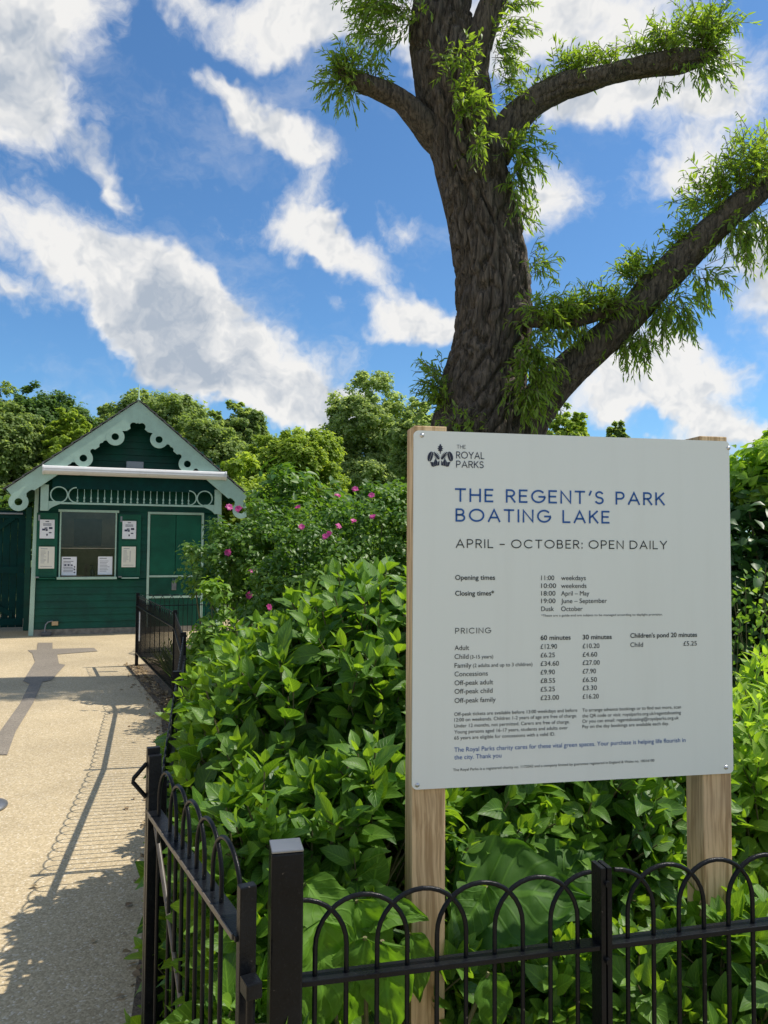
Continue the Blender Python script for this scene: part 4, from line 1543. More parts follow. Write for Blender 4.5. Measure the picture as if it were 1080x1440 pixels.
shoot_shrub('hydrangea_shrub', 'low broad leaved shrub growing through the front railing beside the right post', 'shrub',
            [((0.90, 1.98, 0.34), (0.22, 0.22, 0.36)), ((0.72, 2.02, 0.22), (0.26, 0.22, 0.36)), ((0.45, 2.05, 0.2), (0.3, 0.2, 0.34))], 400, M['hydrangea_leaf'], group=G_SH, inner=0.4, up=0.35, keep=clear_of_rail, lmax=0.10,
            extra=[((0.80, 1.70, 0.50), (0.1, -0.9, 0.2)), ((0.90, 1.74, 0.62), (0.2, -0.9, 0.1)), ((0.72, 1.68, 0.40), (-0.2, -0.9, 0.1)), ((0.97, 1.75, 0.46), (0.3, -0.9, 0.3))])
shoot_shrub('pale_shrub', 'sunlit pale green narrow leaved shrub right of the white board', 'shrub',
            [((1.62, 3.1, 0.45), (0.46, 0.42, 0.62)), ((1.98, 3.5, 0.5), (0.6, 0.5, 0.62)), ((1.34, 3.35, 0.4), (0.42, 0.4, 0.6))], 560, M['pale_shrub_leaf'], temps=SLIM, w=1.25, inner=0.4, up=0.55, pairs=5, spacing=0.032, lmin=0.05, lmax=0.11)

# shoots of the gate shrub that lean out through the bars
gp = thing('leaning_shoots', 'low leafy shoots leaning out through the bars of the garden gate', 'shrub', (-0.45, 1.75, 0))
tips, axs = [], []
for i in range(40):
    f = rng.random()
    p = np.array([GA.x + (GB.x - GA.x) * f, GA.y + (GB.y - GA.y) * f, 0])
    tips.append(p + np.array([0.12 - 0.07 * rng.random(), -0.03 * rng.random(), 0.30 + 0.42 * rng.random() * (1 - 0.3 * f)]))
    axs.append(np.array([-0.45, -0.35, 0.45]) + rng.normal(size=3) * 0.25)
P, D, N, L, Va, stt = shoots(np.array(tips), unit(np.array(axs)), 3, 0.04, 0.045, 0.10)
off = np.array([-0.45, 1.75, 0])
leaf_mesh('foliage', P - off, D, N, L, 1.0, Va, HYD, M['hydrangea_leaf'], gp)
stems_mesh([(a - off, b - off) for a, b in stt], 0.003, (0.1, 0.1, 0), 'stem', gp)

# coarse plants with very large leaves
def big_plant(label, spots, root_at):
    root = thing('coarse_plant', label, 'plant', (root_at[0], root_at[1], 0), 0, 'coarse large leaved plants')
    off = np.array([root_at[0], root_at[1], 0])
    sm = MB()
    for (px, py, d, L_, dr, nr, k) in spots:
        c = at(px, py, d)
        D_ = unit(np.array(dr, float))
        b = c - D_ * L_ * 0.5
        leaf_mesh('leaf', [b - off], [D_], [nr], np.array([L_]), 0.95 if L_ > 0.25 else 0.72, np.array([k]), [BIG[int(rng.integers(0, 3))]], M['big_leaf'], root)
        sm.tube([b - off, (b - off) * np.array([0.6, 0.6, 0.6]) + np.array([0, 0, -0.02]), (0.02 * rng.normal(), 0.02 * rng.normal(), 0)], [0.005, 0.006, 0.008], 6)
    sm.build('leaf_stalk', M['stem'], root)


big_plant('coarse plant with two very large dull leaves behind the front railing, between the sign posts',
          [(735, 1255, 2.03, 0.36, (0.9, -0.05, 0.05), (0.1, -0.8, 0.75), 0.10), (668, 1232, 2.12, 0.30, (-0.6, -0.2, 0.45), (-0.1, -0.85, 0.5), 0.0), (660, 1290, 1.95, 0.18, (-0.5, -0.5, -0.5), (0, -.7, .7), 0.25),
           (800, 1225, 2.2, 0.26, (0.7, 0.1, 0.4), (0.1, -0.8, 0.6), 0.05)], (0.42, 2.12))
big_plant('coarse plant with crinkled bright leaves hanging behind the front railing beside the corner post',
          [(470, 1290, 1.72, 0.20, (0.55, -0.4, -0.4), (0.1, -0.6, 0.8), 0.75), (520, 1330, 1.75, 0.19, (0.3, -0.4, -0.8), (0.2, -0.9, 0.4), 0.9), (455, 1385, 1.62, 0.24, (0.05, -0.2, -1), (0.5, -0.8, 0.2), 0.85),
           (505, 1400, 1.64, 0.22, (-0.1, -0.2, -1), (0.2, -0.9, 0.2), 0.6), (545, 1395, 1.66, 0.20, (0.12, -0.15, -1), (-0.1, -0.9, 0.3), 0.9), (430, 1310, 1.74, 0.2, (-0.6, -0.4, 0.1), (-0.1, -0.5, 0.8), 0.6),
           (590, 1360, 1.78, 0.14, (0.3, -0.4, -0.8), (0.3, -0.9, 0.3), 0.5), (540, 1275, 1.8, 0.17, (0.7, -0.3, 0.2), (0, -0.6, 0.8), 0.6), (700, 1420, 1.8, 0.15, (0.2, -0.3, -0.8), (0.3, -0.9, 0.3), 0.5)], (-0.02, 1.80))


# ------------------------------------------------------------------ clumped foliage for bushes, hedges and trees
def clump_leaves(blobs, n_clumps, per, rc, size, shell=(0.75, 1.0), up=0.3, zmin=0.05, squash=0.75):
    C, Nn = blob_points(blobs, n_clumps, shell, up, zmin)
    k = np.repeat(np.arange(len(C)), per)
    n = len(k)
    u = rand_dirs(n)
    rr = rc * rng.uniform(0.55, 1.25, len(C))[k] * rng.random(n) ** 0.45
    offs = u * rr[:, None] * np.array([1, 1, squash])
    P = C[k] + offs
    N = unit(Nn[k] * 0.5 + u * 0.6 + np.array([0.2, 0, 0.9]) + rng.normal(size=(n, 3)) * 0.55)
    D = np.cross(N, rng.normal(size=(n, 3)))
    cv = rng.uniform(-0.25, 0.25, len(C))[k]
    var = np.clip(0.45 + cv + rng.uniform(-0.3, 0.3, n), 0, 1)
    return P, D, N, size * rng.uniform(0.6, 1.3, n), var


def bush(name, label, cat, blobs, n_clumps, per, rc, size, mat, temps=SMALL, group=None, stems=10, w=1.0, zmin=0.05, inner=True):
    c = np.mean([b[0] for b in blobs], axis=0)
    off = np.array([c[0], c[1], 0])
    root = thing(name, label, cat, off, 0, group)
    P, D, N, L, Va = clump_leaves(blobs, n_clumps, per, rc, size, zmin=zmin)
    if inner:
        a = clump_leaves(blobs, n_clumps // 3, per, rc * 1.3, size, shell=(0.4, 0.7), zmin=zmin)
        P, D, N, L, Va = [np.concatenate(q) for q in zip((P, D, N, L, Va), a)]
    leaf_mesh('foliage', P - off, D, N, L, w, Va, temps, mat, root)
    mb = MB()
    for i in range(stems):
        b = blobs[i % len(blobs)]
        t = np.array(b[0]) + rand_dirs(1)[0] * np.array(b[1]) * 0.8 - off
        t[2] = abs(t[2])
        g0 = np.array([t[0] * 0.3, t[1] * 0.3, 0])
        m = (g0 + t) / 2 + rng.normal(size=3) * 0.06
        mb.tube([g0, m, t], [0.018, 0.012, 0.004], 6)
    mb.build('stem', M['stem'], root)
    return root


def flower(root, p, r):
    mb_p, mb_d, mb_n = [], [], []
    f = unit(np.array([0.1, -0.8, 0.6]) + rng.normal(size=3) * 0.3)
    a = unit(np.cross(f, rng.normal(size=3)))
    b = np.cross(f, a)
    for k in range(7):
        t = 2 * math.pi * k / 7 + rng.uniform(-.2, .2)
        mb_p.append(p)
        mb_d.append(a * math.cos(t) + b * math.sin(t) + f * 0.35)
        mb_n.append(f)
    leaf_mesh('flower', np.array(mb_p), mb_d, mb_n, np.full(7, r), 1.5, rng.random(7), SMALL, M['petal'], root)


G_R = 'flowering bushes beside the kiosk'
rb1 = bush('rose_bush', 'loose green bush with a few magenta flowers in front of the kiosk door', 'bush',
           [((-1.28, 8.2, 1.15), (0.52, 0.5, 0.85)), ((-1.74, 8.1, 1.36), (0.36, 0.33, 0.40)), ((-0.98, 8.4, 1.15), (0.45, 0.45, 0.85))], 170, 60, 0.16, 0.052, M['rose_leaf'], group=G_R, stems=16)
rb2 = bush('rose_bush', 'wide dark green bush with magenta flowers left of the white board', 'bush',
           [((-0.55, 7.0, 1.05), (0.6, 0.6, 1.0)), ((0.05, 7.2, 1.15), (0.65, 0.6, 1.02)), ((-0.95, 7.1, 0.7), (0.4, 0.5, 0.75)), ((0.6, 7.4, 1.1), (0.6, 0.6, 1.0))], 340, 70, 0.16, 0.050, M['rose_leaf'], group=G_R, stems=16)
for x, y in ((243, 552), (225, 730), (335, 800), (290, 900)):
    p = at(240 + x / 2.842, 520 + y / 2.842, 7.55) - np.array(rb1.location)
    for k in range(2 if y < 600 else 1):
        flower(rb1, p + rng.normal(size=3) * np.array([0.05, 0.03, 0.025]), 0.038)
for x, y in ((483, 556), (530, 612), (603, 668), (628, 648), (683, 627), (715, 607), (838, 592), (750, 477), (806, 488), (688, 518), (418, 962)):
    p = at(240 + x / 2.842, 520 + y / 2.842, 6.35) - np.array(rb2.location)
    for k in range(1):
        flower(rb2, p + rng.normal(size=3) * np.array([0.035, 0.03, 0.02]), 0.030)
bush('glossy_shrub', 'dark shrub with long glossy leaves rising behind the flowering bushes', 'shrub', [((-1.35, 11.5, 1.5), (0.75, 0.7, 1.3)), ((-0.8, 11.8, 1.3), (0.7, 0.7, 1.1))], 130, 40, 0.28, 0.14, M['rose_leaf'], SLIM, w=1.2)
bush('young_tree', 'small bright yellow green tree behind the right end of the kiosk roof', 'tree', [((-3.15, 17.0, 2.0), (0.75, 0.75, 1.55)), ((-3.5, 17.2, 1.6), (0.6, 0.6, 1.2))], 130, 70, 0.25, 0.12, M['tree_light'], stems=5)
bush('herb_clump', 'pale leafy herbs inside the railing near the kiosk', 'plant', [((-1.62, 7.4, 0.40), (0.24, 0.3, 0.42)), ((-1.35, 6.7, 0.25), (0.3, 0.35, 0.36)), ((-1.62, 7.4, 0.90), (0.13, 0.13, 0.30))], 60, 30, 0.12, 0.08, M['herb_leaf'], stems=10, w=0.8)
bush('hedge', 'tall dark green hedge right of the white board', 'hedge', [((2.6, 5.2, 1.0), (0.9, 0.7, 1.12)), ((3.8, 5.4, 1.1), (1.1, 0.8, 1.22)), ((5.2, 5.6, 1.1), (1.2, 0.9, 1.3)), ((1.7, 5.6, 0.85), (0.7, 0.6, 0.95))], 520, 60, 0.22, 0.085, M['hedge_leaf'], stems=14)
bush('hedge_top_sprays', 'sprays in pale leaf colour for the sunlit top of the dark hedge at the right edge', 'shrub', [((2.55, 4.95, 2.02), (0.32, 0.25, 0.24)), ((2.95, 5.1, 2.15), (0.4, 0.3, 0.3)), ((3.6, 5.2, 2.3), (0.5, 0.4, 0.3))], 60, 45, 0.14, 0.08, M['pale_shrub_leaf'], stems=6, zmin=0.5)  # sun on the hedge top is put into the pale leaf colour

# weeds with pale flower heads in front of the hedge
wd = thing('flowering_weed', 'tall thin weeds with pale seed heads in front of the dark hedge', 'weed', (1.95, 3.9, 0))
mb, wp = MB(), []
for i in range(16):
    b = np.array([rng.uniform(-0.35, 0.5), rng.uniform(-0.2, 0.25), 0])
    t = b + np.array([rng.normal() * 0.12, rng.normal() * 0.08, rng.uniform(1.05, 1.5)])
    mb.tube([b, (b + t) / 2 + rng.normal(size=3) * 0.03, t], [0.004, 0.003, 0.002], 5)
    for k in range(16):
        wp.append(t + rng.normal(size=3) * np.array([0.04, 0.04, 0.05]) - np.array([0, 0, 0.04]))
mb.build('stalk', M['stem'], wd)
wp = np.array(wp)
leaf_mesh('foliage', wp, rand_dirs(len(wp)), rand_dirs(len(wp)), rng.uniform(0.02, 0.045, len(wp)), 1.0, rng.random(len(wp)), SMALL, M['herb_leaf'], wd)  # the weeds' seed heads, made of small leaf shapes


# grass, dry grass and leaf litter
def blades(name, pts, lmin, lmax, mat, w=0.35, lean=0.5):
    pts = np.array(pts)
    n = len(pts)
    D = unit(np.stack([rng.normal(size=n) * lean, rng.normal(size=n) * lean, np.ones(n)], 1))
    N = unit(np.cross(D, rng.normal(size=(n, 3))))
    o = leaf_mesh(name, pts, D, N, rng.uniform(lmin, lmax, n), w, rng.random(n), WIL, mat)
    return tag(o, kind='stuff')


gp_ = []
for i in range(2600):
    y = rng.uniform(4.6, 9.6)
    xl = (-1.42 - (y - 5.5) * 0.3027 if y < 7.35 else -1.98 - (y - 7.35) * 0.4588)
    gp_.append((xl + 0.28 + rng.random() ** 1.5 * 1.1, y, 0.0))
blades('grass', gp_, 0.18, 0.5, M['grass'], 0.3, 0.45)
blades('dry_grass', [(rng.uniform(0.95, 2.4), rng.uniform(2.3, 3.0), 0.0) for i in range(900)], 0.06, 0.24, M['grass'], 0.3, 0.8)
lp_ = []
for i in range(2200):
    y = rng.uniform(1.4, 10.0)
    xl = -0.236 - (y - 1.36) * 0.549 if y < 2.05 else (-0.60 - (y - 2.12) * 0.2426 if y < 5.5 else (-1.42 - (y - 5.5) * 0.3027 if y < 7.35 else -1.98 - (y - 7.35) * 0.4588))
    lp_.append((xl + 0.06 - abs(rng.normal()) * 0.11, y, 0.004))
for i in range(26):
    lp_.append((rng.uniform(-4.5, -0.9), rng.uniform(2.4, 9), 0.003))
for i in range(420):
    lp_.append((rng.uniform(0.9, 2.4), rng.uniform(2.2, 3.0), 0.006))
lp_ = np.array([t for t in lp_ if t[1] > 4.2 or t[0] > 0 or rng.random() < 0.22])
n = len(lp_)
keep_ = np.array([True] * n)
D = unit(np.stack([rng.normal(size=n), rng.normal(size=n), rng.uniform(0, 0.25, n)], 1))
N = unit(np.stack([rng.normal(size=n) * 0.3, rng.normal(size=n) * 0.3, np.ones(n)], 1))
tag(leaf_mesh('leaf_litter', lp_, D, N, rng.uniform(0.015, 0.05, n), 1.0, rng.random(n), SMALL, M['straw']), kind='stuff')


# ------------------------------------------------------------------ willow
WD = 9.6
PXM = WD / F_PX


def bark_tube(name, pts, rads, n_around, step, amp, parent, off, twist=0.38, base_flare=None, seed=0.0):
    """tapered limb with furrowed bark as real relief"""
    pts = np.array(pts, float)
    rads = np.array(rads, float)
    seg = np.linalg.norm(np.diff(pts, axis=0), axis=1)
    s = np.concatenate([[0], np.cumsum(seg)])
    n = max(4, int(s[-1] / step))
    q = np.linspace(0, s[-1], n)

    def smooth(a):
        k = np.interp(q, s, a)
        w = max(1, int(0.18 / step))
        ker = np.hanning(2 * w + 3)[1:-1]
        ker /= ker.sum()
        return np.convolve(np.pad(k, (len(ker) // 2,) * 2, mode='edge'), ker, 'valid')[:n]
    C = np.stack([smooth(pts[:, i]) for i in range(3)], 1)
    C[0], C[-1] = pts[0], pts[-1]
    Rr = smooth(rads)
    T = unit(np.gradient(C, axis=0))
    vs = np.zeros((n, n_around, 3))
    ref = np.array([0.05, -1.0, 0.05])
    for i in range(n):
        a = np.cross(T[i], ref)
        a /= np.linalg.norm(a)
        b = np.cross(a, T[i])
        for k in range(n_around):
            th = 2 * math.pi * k / n_around
            tt = th + twist * q[i]
            rr = Rr[i]
            cx, cy = math.cos(tt), math.sin(tt)
            lob = 1 + 0.06 * mnoise.noise(Vector((cx * 1.3 + seed, cy * 1.3, q[i] * 0.5)))
            f = rr * 8.0
            p1 = Vector((cx * f + seed, cy * f, q[i] * 2.1))
            w = mnoise.noise(p1 * 0.6 + Vector((7, 3, 1)))
            p2 = Vector((p1.x + w * 0.9, p1.y + w * 0.9, p1.z))
            n1 = mnoise.noise(p2)
            n2 = mnoise.noise(p2 * 1.9 + Vector((3, 9, 4)))
            kk = min(1, rr / 0.3)
            r2 = rr * lob - amp * kk * (math.exp(-(n1 / 0.13) ** 2) + 0.55 * math.exp(-(n2 / 0.16) ** 2)) + amp * 0.45
            vs[i, k] = C[i] + (a * math.cos(th) + b * math.sin(th)) * r2
    V = (vs - off).reshape(-1, 3)
    I = np.arange(n - 1)[:, None] * n_around
    K0 = np.arange(n_around)[None]
    K1 = (K0 + 1) % n_around
    Fc = np.stack([I + K0, I + K1, I + n_around + K1, I + n_around + K0], -1).reshape(-1, 4)
    me = bpy.data.meshes.new(name)
    fs = [tuple(f) for f in Fc] + [tuple(range((n - 1) * n_around, n * n_around))]
    me.from_pydata([tuple(p) for p in V], [], fs)
    me.polygons.foreach_set('use_smooth', np.ones(len(fs), dtype=bool))
    me.update()
    return mesh_obj(name, me, M['bark'], parent)


base = at(680, 605, WD)
willow = thing('willow_tree', 'old pollarded willow with a thick furrowed trunk behind the white board', 'tree', (base[0], base[1], 0))
WO = np.array([base[0], base[1], 0.0])
rows = [(605, 604, 752), (580, 611, 746), (545, 620, 741), (500, 633, 743), (450, 641, 748), (400, 641, 746), (350, 637, 740), (300, 628, 729), (250, 615, 717), (200, 601, 702), (150, 589, 694), (100, 580, 684), (50, 575, 668), (0, 582, 664),
        (-60, 590, 655), (-160, 600, 650)]
tp, trd = [], []
for y, a, b in rows:
    tp.append(at((a + b) / 2, y, WD))
    trd.append((b - a) / 2 * PXM * 0.97)
b0 = tp[0]
tp = [np.array([b0[0] + 0.02, b0[1], -0.1]), np.array([b0[0] + 0.01, b0[1], 0.4]), np.array([b0[0], b0[1], 1.4])] + tp
trd = [1.05, 0.85, 0.66] + trd
bark_tube('trunk', tp, trd, 260, 0.028, 0.062, willow, WO)
LIMBS = {
    'left': [(650, 225, 9.6, 24), (610, 190, 9.55, 22), (588, 165, 9.45, 17), (563, 140, 9.4, 15), (535, 126, 9.35, 14), (508, 117, 9.3, 13), (486, 106, 9.3, 9), (470, 94, 9.3, 4)],
    'upper': [(690, 215, 9.6, 32), (722, 170, 9.5, 22), (752, 142, 9.45, 19), (790, 121, 9.4, 19), (840, 110, 9.3, 14), (880, 98, 9.3, 13), (925, 90, 9.25, 15), (960, 86, 9.2, 17), (990, 80, 9.2, 9), (1012, 70, 9.2, 4)],
    'lower': [(715, 640, 9.5, 45), (742, 590, 9.4, 30), (775, 545, 9.3, 27), (822, 501, 9.2, 24), (872, 458, 9.15, 22), (922, 402, 9.1, 23), (978, 345, 9.0, 21), (1038, 290, 8.9, 18), (1090, 250, 8.9, 18), (1150, 190, 8.9, 14), (1190, 120, 8.9, 9)],
    'small': [(725, 440, 9.3, 16), (760, 450, 9.1, 12), (800, 452, 9.0, 10), (840, 444, 8.95, 8), (880, 424, 8.9, 5)],
    'top': [(655, 110, 9.5, 30), (676, 50, 9.45, 20), (692, 8, 9.4, 19), (712, -50, 9.4, 17), (745, -130, 9.4, 15)],
    'crown': [(625, -140, 9.6, 26), (600, -220, 9.7, 20), (560, -300, 9.8, 14)],
}
limb_pts = {}
for k, L_ in LIMBS.items():
    ps = [at(x, y, d) for x, y, d, r in L_]
    limb_pts[k] = ps
    bark_tube('limb', ps, [r * d / F_PX for x, y, d, r in L_], 80 if k in ('lower', 'upper') else 48, 0.03, 0.024, willow, WO, 0.1, seed=len(k))
hol = MB()
hc = at(738, 560, 9.05) - WO

WP, WDd, WN, WL, WV, WS = [], [], [], [], [], MB()


def spray(p, d, length, droop, lsz=1.0, vs=0.0):
    d = d / np.linalg.norm(d)
    n = max(4, int(length / 0.035))
    path = [p]
    q = p.copy()
    sv = rng.uniform(-0.2, 0.2) + vs
    for i in range(n):
        d = d + np.array([rng.normal() * 0.05, rng.normal() * 0.05, -droop * 0.035 * (0.6 + i / n)])
        d = d / np.linalg.norm(d)
        q = q + d * 0.035
        path.append(q)
        if i > 0:
            sd = np.cross(d, rng.normal(size=3))
            sd /= np.linalg.norm(sd)
            ld = d * 0.65 + sd * 0.75 + np.array([0, 0, -0.30])
            WP.append(q)
            WDd.append(ld)
            WN.append(np.array([0, 0, 0.8]) + sd * 0.3 + rng.normal(size=3) * 0.4)
            WL.append(lsz * rng.uniform(0.075, 0.135) * (1.0 if i < n * 0.7 else 0.75))
            WV.append(np.clip(0.45 + sv + 0.25 * i / n + rng.uniform(-0.2, 0.2), 0, 1))
    WS.tube([a - WO for a in path[::3]] + [path[-1] - WO], 0.0035, 4, caps=False)


def cluster(px, py, d, rx, ry, n, dirs, length=(0.25, 0.6), droop=1.0, dr=0.25, vs=0.0):
    """n sprays rooted in a patch of limb round a point; dirs = mean direction"""
    c = at(px, py, d)
    for i in range(n):
        u = rand_dirs(1)[0] * rng.random() ** 0.4
        p = c + np.array([u[0] * rx * PXM, u[1] * dr, u[2] * ry * PXM])
        dd = np.array(dirs) + rng.normal(size=3) * 0.55
        spray(p, dd, rng.uniform(*length), droop, 1.0, vs)


UP, DN, LF, RT = (0, -.2, 1), (0.1, -.2, -0.8), (-.8, -.2, .3), (.8, -.2, .3)
# left stub
cluster(486, 104, 9.3, 24, 18, 70, (-.3, -.2, .6), (0.2, 0.42), 2.0, 0.2)
cluster(520, 112, 9.35, 25, 10, 22, UP, (0.15, 0.4), 1.2, 0.15)
cluster(485, 118, 9.3, 20, 14, 30, (-.3, -.2, -.3), (0.25, 0.5), 2.2, 0.2)
# top of the trunk
cluster(545, 30, 9.5, 28, 26, 60, LF, (0.3, 0.65), 1.8, 0.3)
cluster(575, 10, 9.3, 24, 30, 40, (-.6, -.6, .2), (0.25, 0.6), 2.0, 0.3)
cluster(525, -10, 9.5, 30, 30, 40, LF, (0.3, 0.6), 1.6, 0.3)
cluster(655, 150, 9.05, 18, 34, 42, (0.1, -1, 0.1), (0.2, 0.55), 2.6, 0.05)
cluster(645, 90, 9.0, 22, 25, 26, (0.1, -1, 0.2), (0.2, 0.5), 2.4, 0.05)
cluster(670, 200, 9.05, 12, 22, 16, (0.3, -1, -0.2), (0.2, 0.5), 2.8, 0.05)
cluster(700, 70, 9.4, 16, 40, 34, RT, (0.25, 0.6), 1.6, 0.15)
cluster(715, 20, 9.4, 12, 30, 20, (.8, -.2, .1), (0.2, 0.5), 1.6, 0.15)
cluster(705, 130, 9.5, 14, 26, 22, (.7, -.3, .2), (0.25, 0.5), 1.8, 0.15)
cluster(720, 210, 9.3, 22, 24, 48, (.5, -.4, -.2), (0.25, 0.65), 2.2, 0.15)
cluster(722, 255, 9.3, 12, 26, 26, (.6, -.4, -.5), (0.25, 0.6), 2.2, 0.12)
cluster(732, 300, 9.3, 6, 10, 9, (.7, -.2, -.2), (0.2, 0.5), 1.8, 0.1)
cluster(745, 372, 9.2, 10, 18, 20, (.5, -.4, .3), (0.15, 0.4), 1.8, 0.1)
# upper right limb
cluster(760, 132, 9.45, 26, 10, 26, UP, (0.15, 0.38), 1.2, 0.12)
cluster(800, 105, 9.4, 30, 10, 46, UP, (0.15, 0.42), 1.2, 0.14)
cluster(845, 95, 9.3, 28, 8, 44, UP, (0.15, 0.4), 1.2, 0.14)
cluster(925, 78, 9.25, 36, 16, 80, UP, (0.2, 0.5), 1.3, 0.2)
cluster(985, 62, 9.2, 32, 24, 120, (.3, -.2, .8), (0.2, 0.55), 1.5, 0.2)
cluster(985, 85, 9.2, 24, 16, 46, (.3, -.2, -.4), (0.2, 0.5), 2.2, 0.2)
cluster(932, 108, 9.2, 6, 6, 5, DN, (0.2, 0.45), 2.0, 0.1)
# lower right limb
cluster(1060, 255, 8.9, 42, 36, 120, UP, (0.3, 0.7), 1.3, 0.3)
cluster(1010, 290, 9.0, 34, 26, 80, (-.4, -.2, .7), (0.2, 0.55), 1.5, 0.25)
cluster(1055, 310, 8.9, 40, 22, 66, DN, (0.3, 0.65), 2.2, 0.25)
cluster(965, 345, 9.05, 26, 14, 40, (-.3, -.3, .7), (0.15, 0.4), 1.6, 0.15)
cluster(905, 395, 9.1, 26, 14, 66, (-.3, -.3, .8), (0.2, 0.5), 1.5, 0.15)
cluster(940, 425, 9.0, 34, 14, 64, (.2, -.2, -.7), (0.3, 0.6), 2.0, 0.15)
cluster(890, 470, 9.05, 22, 12, 36, (.1, -.2, -.8), (0.3, 0.55), 2.0, 0.15)
cluster(985, 385, 9.0, 18, 16, 24, (.3, -.2, -.6), (0.25, 0.55), 2.0, 0.15)
# small limb and the trunk's right flank
cluster(850, 436, 8.95, 36, 14, 110, UP, (0.15, 0.38), 2.0, 0.15)
cluster(800, 446, 9.0, 34, 14, 100, UP, (0.12, 0.34), 2.2, 0.15)
cluster(762, 448, 9.0, 20, 18, 80, (.3, -.5, .3), (0.2, 0.5), 2.4, 0.15)
cluster(810, 458, 8.95, 40, 6, 40, DN, (0.12, 0.25), 2.4, 0.15)
cluster(747, 500, 8.95, 12, 34, 90, (.2, -.6, -.3), (0.25, 0.55), 2.4, 0.12)
cluster(738, 550, 8.95, 12, 20, 44, (.2, -.6, -.5), (0.25, 0.5), 2.4, 0.1)
# base sprouts on the left
cluster(628, 565, 9.4, 14, 34, 46, (-.6, -.3, .6), (0.2, 0.5), 1.4, 0.12)
cluster(620, 530, 9.5, 8, 20, 20, (-.6, -.2, .8), (0.15, 0.4), 1.4, 0.1)
cluster(650, 600, 9.0, 26, 10, 24, (-.2, -.6, .5), (0.1, 0.3), 1.6, 0.1)
# crown above the picture
cluster(640, -120, 9.5, 80, 50, 110, UP, (0.3, 0.8), 1.4, 0.6)
cluster(570, -260, 9.7, 80, 60, 90, UP, (0.3, 0.8), 1.4, 0.6)
cluster(740, -120, 9.4, 60, 60, 80, UP, (0.3, 0.8), 1.4, 0.5)
WP_ = np.array(WP)
leaf_mesh('foliage', WP_ - WO, np.array(WDd), np.array(WN), np.array(WL), 1.35, np.array(WV), WIL, M['willow_leaf'], willow)
WS.build('twig', M['stem'], willow)


# ------------------------------------------------------------------ trees beyond
def far_tree(label, px, top, half, d, mat, bottom=None, clumps=110, per=150, ragged=0.2, leaf=None, lumps=7, cat='tree', name='broadleaf_tree', group='trees beyond the kiosk'):
    """crown spanning `half` photo pixels either side of px, its top at row `top`, d metres away"""
    r = half * d / F_PX
    zt = at(px, top, d)[2]
    c = at(px, top, d)
    zb = 1.2 if bottom is None else at(px, bottom, d)[2]
    h = (zt - zb) / 2
    off = np.array([c[0], d, 0.0])
    root = thing(name, label, cat, off, rng.uniform(0, 0.01), group)
    blobs = [((0, 0, zb + h), (r * 0.84, r * 0.84, h * 0.93))]
    for i in range(lumps * 3):
        a = rng.uniform(0, 2 * math.pi)
        e = rng.uniform(-0.6, 0.95)
        k = rng.uniform(0.20, 0.44)
        f_ = (1 - k * 0.75) * rng.uniform(0.85, 1.04)
        g_ = math.sqrt(max(0, 1 - e * e * 0.75))
        blobs.append(((math.cos(a) * r * f_ * g_, math.sin(a) * r * f_ * g_, zb + h + e * h * f_), (r * k, r * k, min(h * k, r * k) * rng.uniform(0.7, 1.1))))
    sz = leaf or max(0.11, d * 0.0040)
    clumps, per = int(clumps * 4.5), int(per * 0.62)
    P, D, N, L, Va = clump_leaves(blobs, clumps, per, r * ragged * 0.55, sz, (0.74, 1.10), 0.2, 0.3, 0.8)
    q = clump_leaves(blobs, clumps // 3, per, r * ragged * 1.3, sz * 1.2, (0.35, 0.75), 0.2, 0.3, 0.9)
    P, D, N, L, Va = [np.concatenate(t) for t in zip((P, D, N, L, Va), q)]
    leaf_mesh('crown', P, D, N, L, 0.9, Va, [QUAD], mat, root, False)
    tb_ = MB()
    tb_.tube([(0, 0, -0.2), (0.05 * r, 0, zb + h * 0.4), (0, 0.05 * r, zb + h * 1.2)], [max(0.15, r * 0.12), max(0.1, r * 0.085), r * 0.03], 10)
    for i in range(5):
        a = i * 2 * math.pi / 5 + rng.uniform(-.3, .3)
        z0_ = zb + h * rng.uniform(0.1, 0.6)
        tb_.tube([(0.03 * r, 0, z0_), (math.cos(a) * r * 0.3, math.sin(a) * r * 0.3, z0_ + h * 0.35), (math.cos(a) * r * 0.62, math.sin(a) * r * 0.62, z0_ + h * 0.7)], [r * 0.05, r * 0.035, r * 0.012], 7)
    tb_.build('trunk', M['bark'], root)
    return root


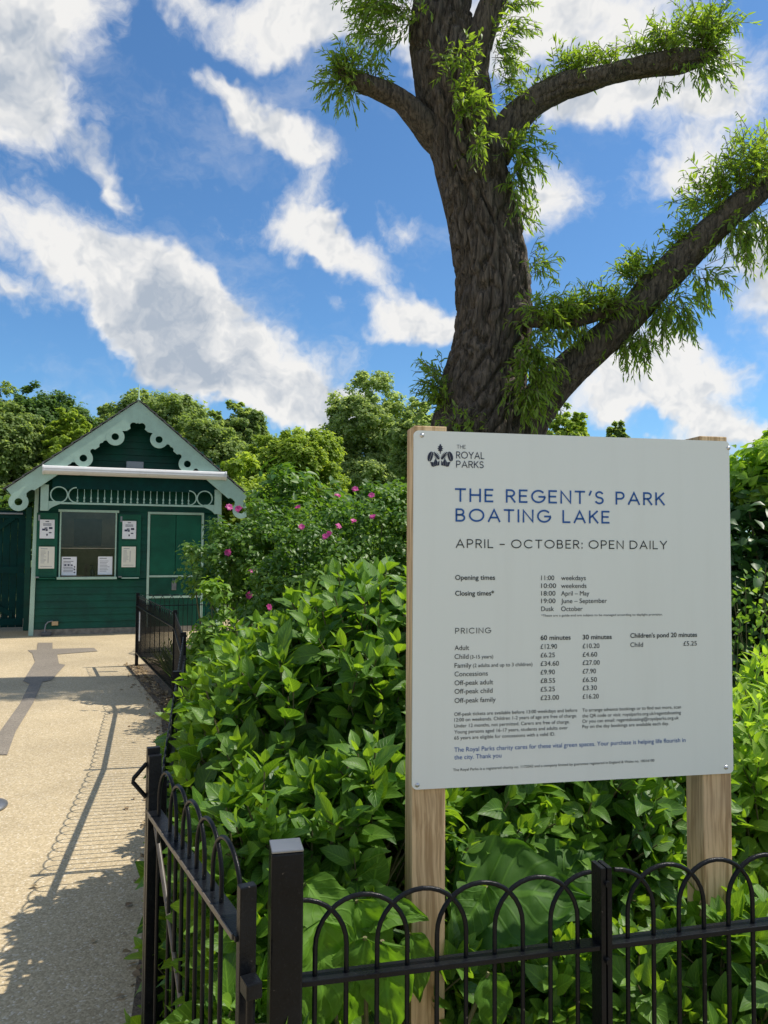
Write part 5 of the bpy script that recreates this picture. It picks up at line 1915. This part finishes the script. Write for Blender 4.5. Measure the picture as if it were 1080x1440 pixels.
far_tree('dark green tree with a dense crown at the left edge behind the kiosk', 64, 542, 76, 42, M['tree_dark'], clumps=130)
far_tree('pale olive tree cut by the left edge behind the dark tree', -10, 532, 66, 46, M['tree_mid'])
far_tree('bright mid green tree low at the left edge in front of the dark tree', 16, 570, 62, 30, M['tree_mid'])
far_tree('bright rounded tree between the dark tree and the kiosk gable', 98, 574, 42, 30, M['tree_light'], clumps=90)
far_tree('small distant tree in the gap left of the kiosk gable', 150, 563, 24, 75, M['tree_mid'], clumps=60)
far_tree('wide olive green tree right behind the kiosk gable', 228, 538, 88, 48, M['tree_mid'], clumps=150)
far_tree('olive green tree with a rounded top right of the kiosk gable', 334, 564, 52, 55, M['tree_mid'])
far_tree('olive green tree filling between the kiosk roof and the yellow green tree', 290, 572, 66, 40, M['tree_mid'])
far_tree('broad yellow green tree above the flowering bushes', 412, 594, 80, 26, M['tree_light'], clumps=130)
far_tree('tall round green tree left of the willow trunk', 525, 526, 86, 38, M['tree_pale'], clumps=170, per=170)
far_tree('lower green tree beside the willow trunk and the top left corner of the board', 596, 566, 56, 30, M['tree_pale'])
far_tree('small green tree seen above the top edge of the board, right of the willow', 798, 566, 46, 30, M['tree_light'], clumps=80)
far_tree('low tree top peeping above the board right of the small green tree', 866, 586, 22, 34, M['tree_mid'], clumps=40)
for i, (px, top, half, d, m_) in enumerate(((690, 600, 80, 48, 'tree_mid'), (950, 640, 90, 44, 'tree_dark'), (1120, 600, 90, 46, 'tree_mid'), (-120, 560, 80, 44, 'tree_mid'))):
    far_tree(['tree hidden behind the white board and the willow', 'dark tree hidden behind the right half of the board', 'tree beyond the dark hedge at the right edge', 'tree standing left of the picture edge'][i], px, top, half, d, M[m_], clumps=80)
bush('thicket', 'dark low thicket under the trees behind the timber gate', 'thicket', [((-9.5, 20, 1.4), (3.2, 1.2, 1.6)), ((-14, 21, 1.6), (3.5, 1.5, 1.9))], 200, 60, 0.45, 0.24, M['tree_dark'], [QUAD])
bush('thicket', 'dark low thicket between the kiosk roof and the trees', 'thicket', [((-4.5, 22, 1.4), (3.0, 1.2, 1.9)), ((0.5, 22, 1.3), (3.2, 1.4, 2.2)), ((5.5, 23, 1.4), (3.4, 1.4, 2.2))], 260, 60, 0.5, 0.24, M['tree_dark'], [QUAD])
